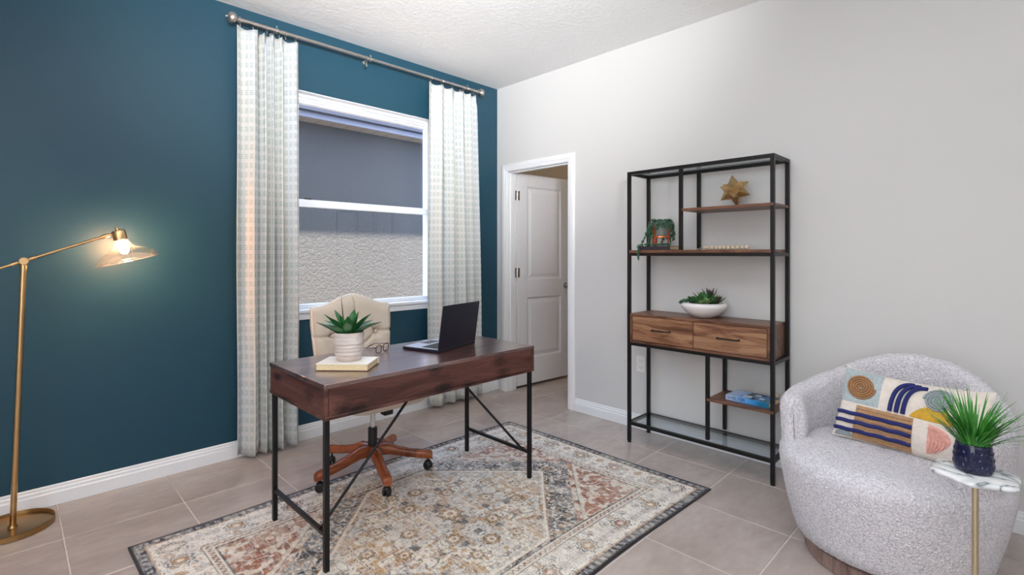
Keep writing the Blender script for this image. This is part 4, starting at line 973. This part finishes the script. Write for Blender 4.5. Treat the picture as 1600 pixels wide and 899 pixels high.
sm = MB(); sm.lathe(prof_seat, 160, None, cap=False)
sm.v = [(x*(1.0+0.0*x)+jit(), y+jit(), z+jit()) for x, y, z in sm.v]
so = sm.build('seat', m_boucle, ac, smooth=180, fix=True)
Hp = [0, 58, 66, 80, 100, 125, 142, 160, 180]; Hz = [0.628, 0.628, 0.636, 0.645, 0.662, 0.708, 0.757, 0.797, 0.812]
def Hh(p): return float(np.interp(abs(p), Hp, Hz))
A0, TH = 57.0, 0.098
NA, NP = 190, 46
def shell(u, v):
    ph = A0+(360-2*A0)*u; p = ph if ph <= 180 else ph-360
    edge = min(u, 1-u)*(360-2*A0); k = min(1, edge/9.0); k = math.sqrt(max(0, 1-(1-k)**2))
    Ht = Hh(p)-(1-k)*0.030; zb_ = 0.405
    # closed section: outer wall up, rounded top, inner wall down
    ro = lambda z: rout(z, p)-0.001
    th = TH*(1.0+0.10*math.cos(math.radians(p)))
    rc = th/2
    if v < 0.4: q = v/0.4; z = zb_+(Ht-rc-zb_)*q; r = ro(z)
    elif v < 0.62: a = (v-0.4)/0.22*PI; z = Ht-rc+rc*math.sin(a); r = ro(Ht-rc)-rc+rc*math.cos(a)
    else: q = (v-0.62)/0.38; z = Ht-rc-(Ht-rc-0.43)*q; r = ro(Ht-rc)-th-0.012*math.sin(q*PI)
    mid_ = ro(z)-th/2
    r = mid_+(r-mid_)*max(k, 0.02)
    a = math.radians(p)
    return (r*math.cos(a)+jit(), r*math.sin(a)+jit(), z+jit())
sb = MB(); sb.grid(shell, NA, NP); sb.build('curved_back', m_boucle, ac, smooth=180)

# lumbar pillow: local u along width (0 = left in view), v up
PW, PH, PTH = 0.51, 0.31, 0.115
pc = bpy.data.objects.new('lumbar_pillow', None); C.objects.link(pc); tag(pc, 'lumbar pillow embroidered with coils, navy stripes and a mustard dome on the armchair', 'pillow')
pbl = Vector((2.612, 0.562, 0.452)); pbr = Vector((2.505, 0.082, 0.448)); up_ = Vector((0.105, -0.02, 0.272))
ux = (pbr-pbl).normalized(); nz = ux.cross(up_).normalized()    # normal
uy = nz.cross(ux).normalized()
if nz.dot(Vector((-1, 0, 0))) < 0: pass
nf = nz if nz.dot(Vector((-1, 0, 0.3))) > 0 else -nz
pc.matrix_world = Matrix(((ux.x, uy.x, nf.x, pbl.x), (ux.y, uy.y, nf.y, pbl.y), (ux.z, uy.z, nf.z, pbl.z), (0, 0, 0, 1)))
def pil(u, v, off=0.0, side=1):
    cu_ = max(0, 1-abs(2*u-1)**2.6); cv_ = max(0, 1-abs(2*v-1)**2.6)
    h_ = (cu_*cv_)**0.5*PTH/2
    x = PW*(0.5+(u-0.5)*(1-0.05*(1-abs(2*v-1)**2))); y = PH*(0.5+(v-0.5)*(1-0.07*(1-abs(2*u-1)**2)))
    x -= 0.0; bend = 0.05*(2*u-1)**2           # wraps with the curved back
    return (x, y, side*h_+bend+off)
m_pcream = plain('cream_wool', lin(226, 216, 206), 0.9, var=0.06, nscale=60, bump=0.8, bscale=160, bd=0.004)
pb_ = MB(); pb_.grid(lambda u, v: pil(u, v), 60, 36); pb_.grid(lambda u, v: pil(u, v, 0, -1), 60, 36); po = pb_.build('pillow_cover', m_pcream, pc, smooth=80)
def wool(n, c): return plain(n, c, 0.9, var=0.14, nscale=90, bump=0.8, bscale=220, bd=0.003)
w_blue = wool('pale_blue_wool', lin(172, 184, 188)); w_brown = wool('camel_wool', lin(176, 138, 104)); w_coil = wool('brown_coil_wool', lin(158, 116, 80)); w_navy = wool('navy_wool', lin(34, 42, 104)); w_yel = wool('mustard_wool', lin(206, 160, 52)); w_pink = wool('pink_wool', lin(226, 168, 156)); w_grey = wool('grey_wool', lin(150, 160, 166)); w_pcr = wool('ivory_wool', lin(234, 228, 220))
def patch(name, poly_fn, mat, off=0.003, nu=20, nv=12):
    mb = MB()
    g0 = lambda s_, t_: pil(*poly_fn(s_, t_), off*(0.2 if min(s_, 1-s_, t_, 1-t_) < 1e-6 else 1)); mb.grid(g0, nu, nv); mb.build(name, mat, pc, smooth=80)
def rect(u0, v0, u1, v1): return lambda s_, t_: (u0+(u1-u0)*s_, v0+(v1-v0)*t_)
patch('blue_square', rect(0.012, 0.50, 0.30, 0.985), w_blue)
patch('camel_block', rect(0.145, 0.015, 0.555, 0.475), w_brown)
def rope(name, pts, mat, r=0.0042, n=8): MB().tube([pil(u, v, 0.005) for u, v in pts], r, n).build(name, mat, pc, smooth=80)
def coil(name, cu_, cv_, R, turns, mat, r):
    pts = []; N = int(turns*28)
    for i in range(N+1):
        q = i/N; a = 2*PI*turns*q; rr_ = R*(0.06+0.94*q); pts.append((cu_+rr_*math.cos(a)/PW, cv_+rr_*math.sin(a)/PH))
    rope(name, pts, mat, r)
coil('brown_coil', 0.155, 0.745, 0.054, 5, w_coil, 0.0048); coil('grey_coil', 0.695, 0.775, 0.049, 4.5, w_grey, 0.0046)
for k in range(3):
    v = 0.345-0.115*k; rope('navy_stripe', [(0.012+0.54*i/24, v+0.004*math.sin(i)) for i in range(25)], w_navy, 0.0082)
for k in range(3):
    rope('navy_arc', [(0.385+k*0.046+0.125*(i/20)**2.4, 0.50+0.44*math.sin(i/20*PI/2)**0.9-0.012*k*(i/20)) for i in range(21)], w_navy, 0.0082)
patch('mustard_dome', lambda s_, t_: (0.52+0.33*s_, 0.49+0.20*t_*math.sin(PI*s_)**0.7-0.02*s_), w_yel)
patch('pink_drop', lambda s_, t_: (0.650+0.012*t_+0.155*max(0.0, math.sin(PI*t_**1.25))**0.6*s_, 0.06+0.39*t_), w_pink)
patch('grey_half_round', lambda s_, t_: (0.02+0.13*s_, 0.02+0.085*t_*math.sin(PI*(0.02+0.96*s_))**0.6), w_grey)
# quilting ropes: fine ivory lines over the pale areas and camel block
for k in range(9): rope('wool_row', [(0.15+0.40*i/12, 0.03+0.05*k) for i in range(13)], w_brown, 0.0026, 6) if True else 0
for k in range(5): rope('wool_row', [(0.66+0.022*math.sin(PI*i/12)+0.012*k+0.03*k*math.sin(PI*i/12)*0.4, 0.09+0.31*i/12) for i in range(13)], w_pink, 0.0024, 6)

# ------------------------------------------------------------------ side table and grass plant
TXY = (2.083, 0.086); TZ = 0.60
stb = thing('drink_table', 'small drink table with scalloped white marble top on a slim brass stem', 'side table', (TXY[0], TXY[1], 0))
def scal(r, a): return r*(1+0.075*math.cos(6*a+0.5))
mt_ = MB(); rings = [(0.0, TZ-0.016), (0.092, TZ-0.016), (0.100, TZ-0.014), (0.1035, TZ-0.008), (0.1015, TZ-0.002), (0.098, TZ), (0.0, TZ)]
mt_.lathe(rings, 120, None, cap=False); mt_.v = [((x*(1+0.075*math.cos(6*math.atan2(y, x)+0.5))), (y*(1+0.075*math.cos(6*math.atan2(y, x)+0.5))), z) for x, y, z in mt_.v]
mt_.build('marble_top', m_marble, stb, smooth=50)
MB().lathe([(0, 0.010), (0.0085, 0.010), (0.0085, TZ-0.024), (0.030, TZ-0.020), (0.030, TZ-0.0165), (0, TZ-0.0165)], 24).build('stem', m_pale_brass, stb)
MB().lathe([(0, 0.001), (0.105, 0.001), (0.108, 0.006), (0.100, 0.013), (0.02, 0.016), (0, 0.016)], 48).build('base', m_brass, stb)
gp = thing('potted_grass', 'green artificial grass in a dimpled midnight-blue pot on the marble table', 'plant', (TXY[0]+0.006, TXY[1]+0.004, TZ+0.0006))
MB().lathe([(0, 0), (0.040, 0), (0.0455, 0.005), (0.0485, 0.020), (0.0475, 0.045), (0.0435, 0.078), (0.042, 0.086), (0.040, 0.087), (0.038, 0.075), (0, 0.072)], 48).build('pot', m_darkpot, gp, smooth=60)
dm = MB()
for r in range(3):
    for k in range(26):
        a = 2*PI*(k+0.5*(r % 2))/26; z = 0.022+0.019*r; rad = float(np.interp(z, [0.02, 0.045, 0.078], [0.0485, 0.0475, 0.0435]))
        dm.ball((rad, 0, z), 0.0048, 8, 6, (0.45, 0.95, 1.9), ROT(a, 'Z') @ T(0, 0, z) @ T(0, 0, -z)) if False else dm.add([tuple(ROT(a, 'Z') @ Vector((rad+dx_, dy_, z+dz_))) for dx_, dy_, dz_ in ((-0.0004, -0.0052, 0), (-0.0004, 0, -0.0095), (-0.0004, 0.0052, 0), (-0.0004, 0, 0.0095), (0.0011, 0, 0.004))], [(0, 1, 4), (1, 2, 4), (2, 3, 4), (3, 0, 4)])
dm.build('dimple_relief', m_darkpot, gp, smooth=0, fix=False)
MB().lathe([(0, 0.072), (0.0395, 0.073), (0.03, 0.078), (0, 0.08)], 20).build('soil', m_soil, gp)
gb = MB(); rg = random.Random(21)
for k in range(230):
    a = rg.uniform(0, 2*PI); r0 = 0.030*math.sqrt(rg.random()); L = rg.uniform(0.09, 0.19); lean = rg.uniform(0.2, 1.5)*(0.4+r0/0.03*0.6); curl = rg.uniform(0.1, 0.9); w = rg.uniform(0.0022, 0.0040)
    p = Vector((r0*math.cos(a), r0*math.sin(a), 0.074)); el = PI/2-lean*0.6; N = 7; side = Vector((-math.sin(a), math.cos(a), 0)); vs = []; fs = []
    for i in range(N+1):
        t_ = i/N; ww = w*(1-t_**2)+0.0002; nn_ = Vector((-math.cos(a)*math.sin(el), -math.sin(a)*math.sin(el), math.cos(el)))
        vs += [p-side*ww, p+nn_*-0.0007*(1-t_), p+side*ww]
        el -= curl*0.9/N; p = p+Vector((math.cos(a)*math.cos(el), math.sin(a)*math.cos(el), math.sin(el)))*(L/N)
    for i in range(N): fs += [(i*3, i*3+1, i*3+4, i*3+3), (i*3+1, i*3+2, i*3+5, i*3+4)]
    gb.add(vs, fs)
go = gb.build('grass_blades', m_grass, gp, smooth=80, fix=False); go['kind'] = 'stuff'
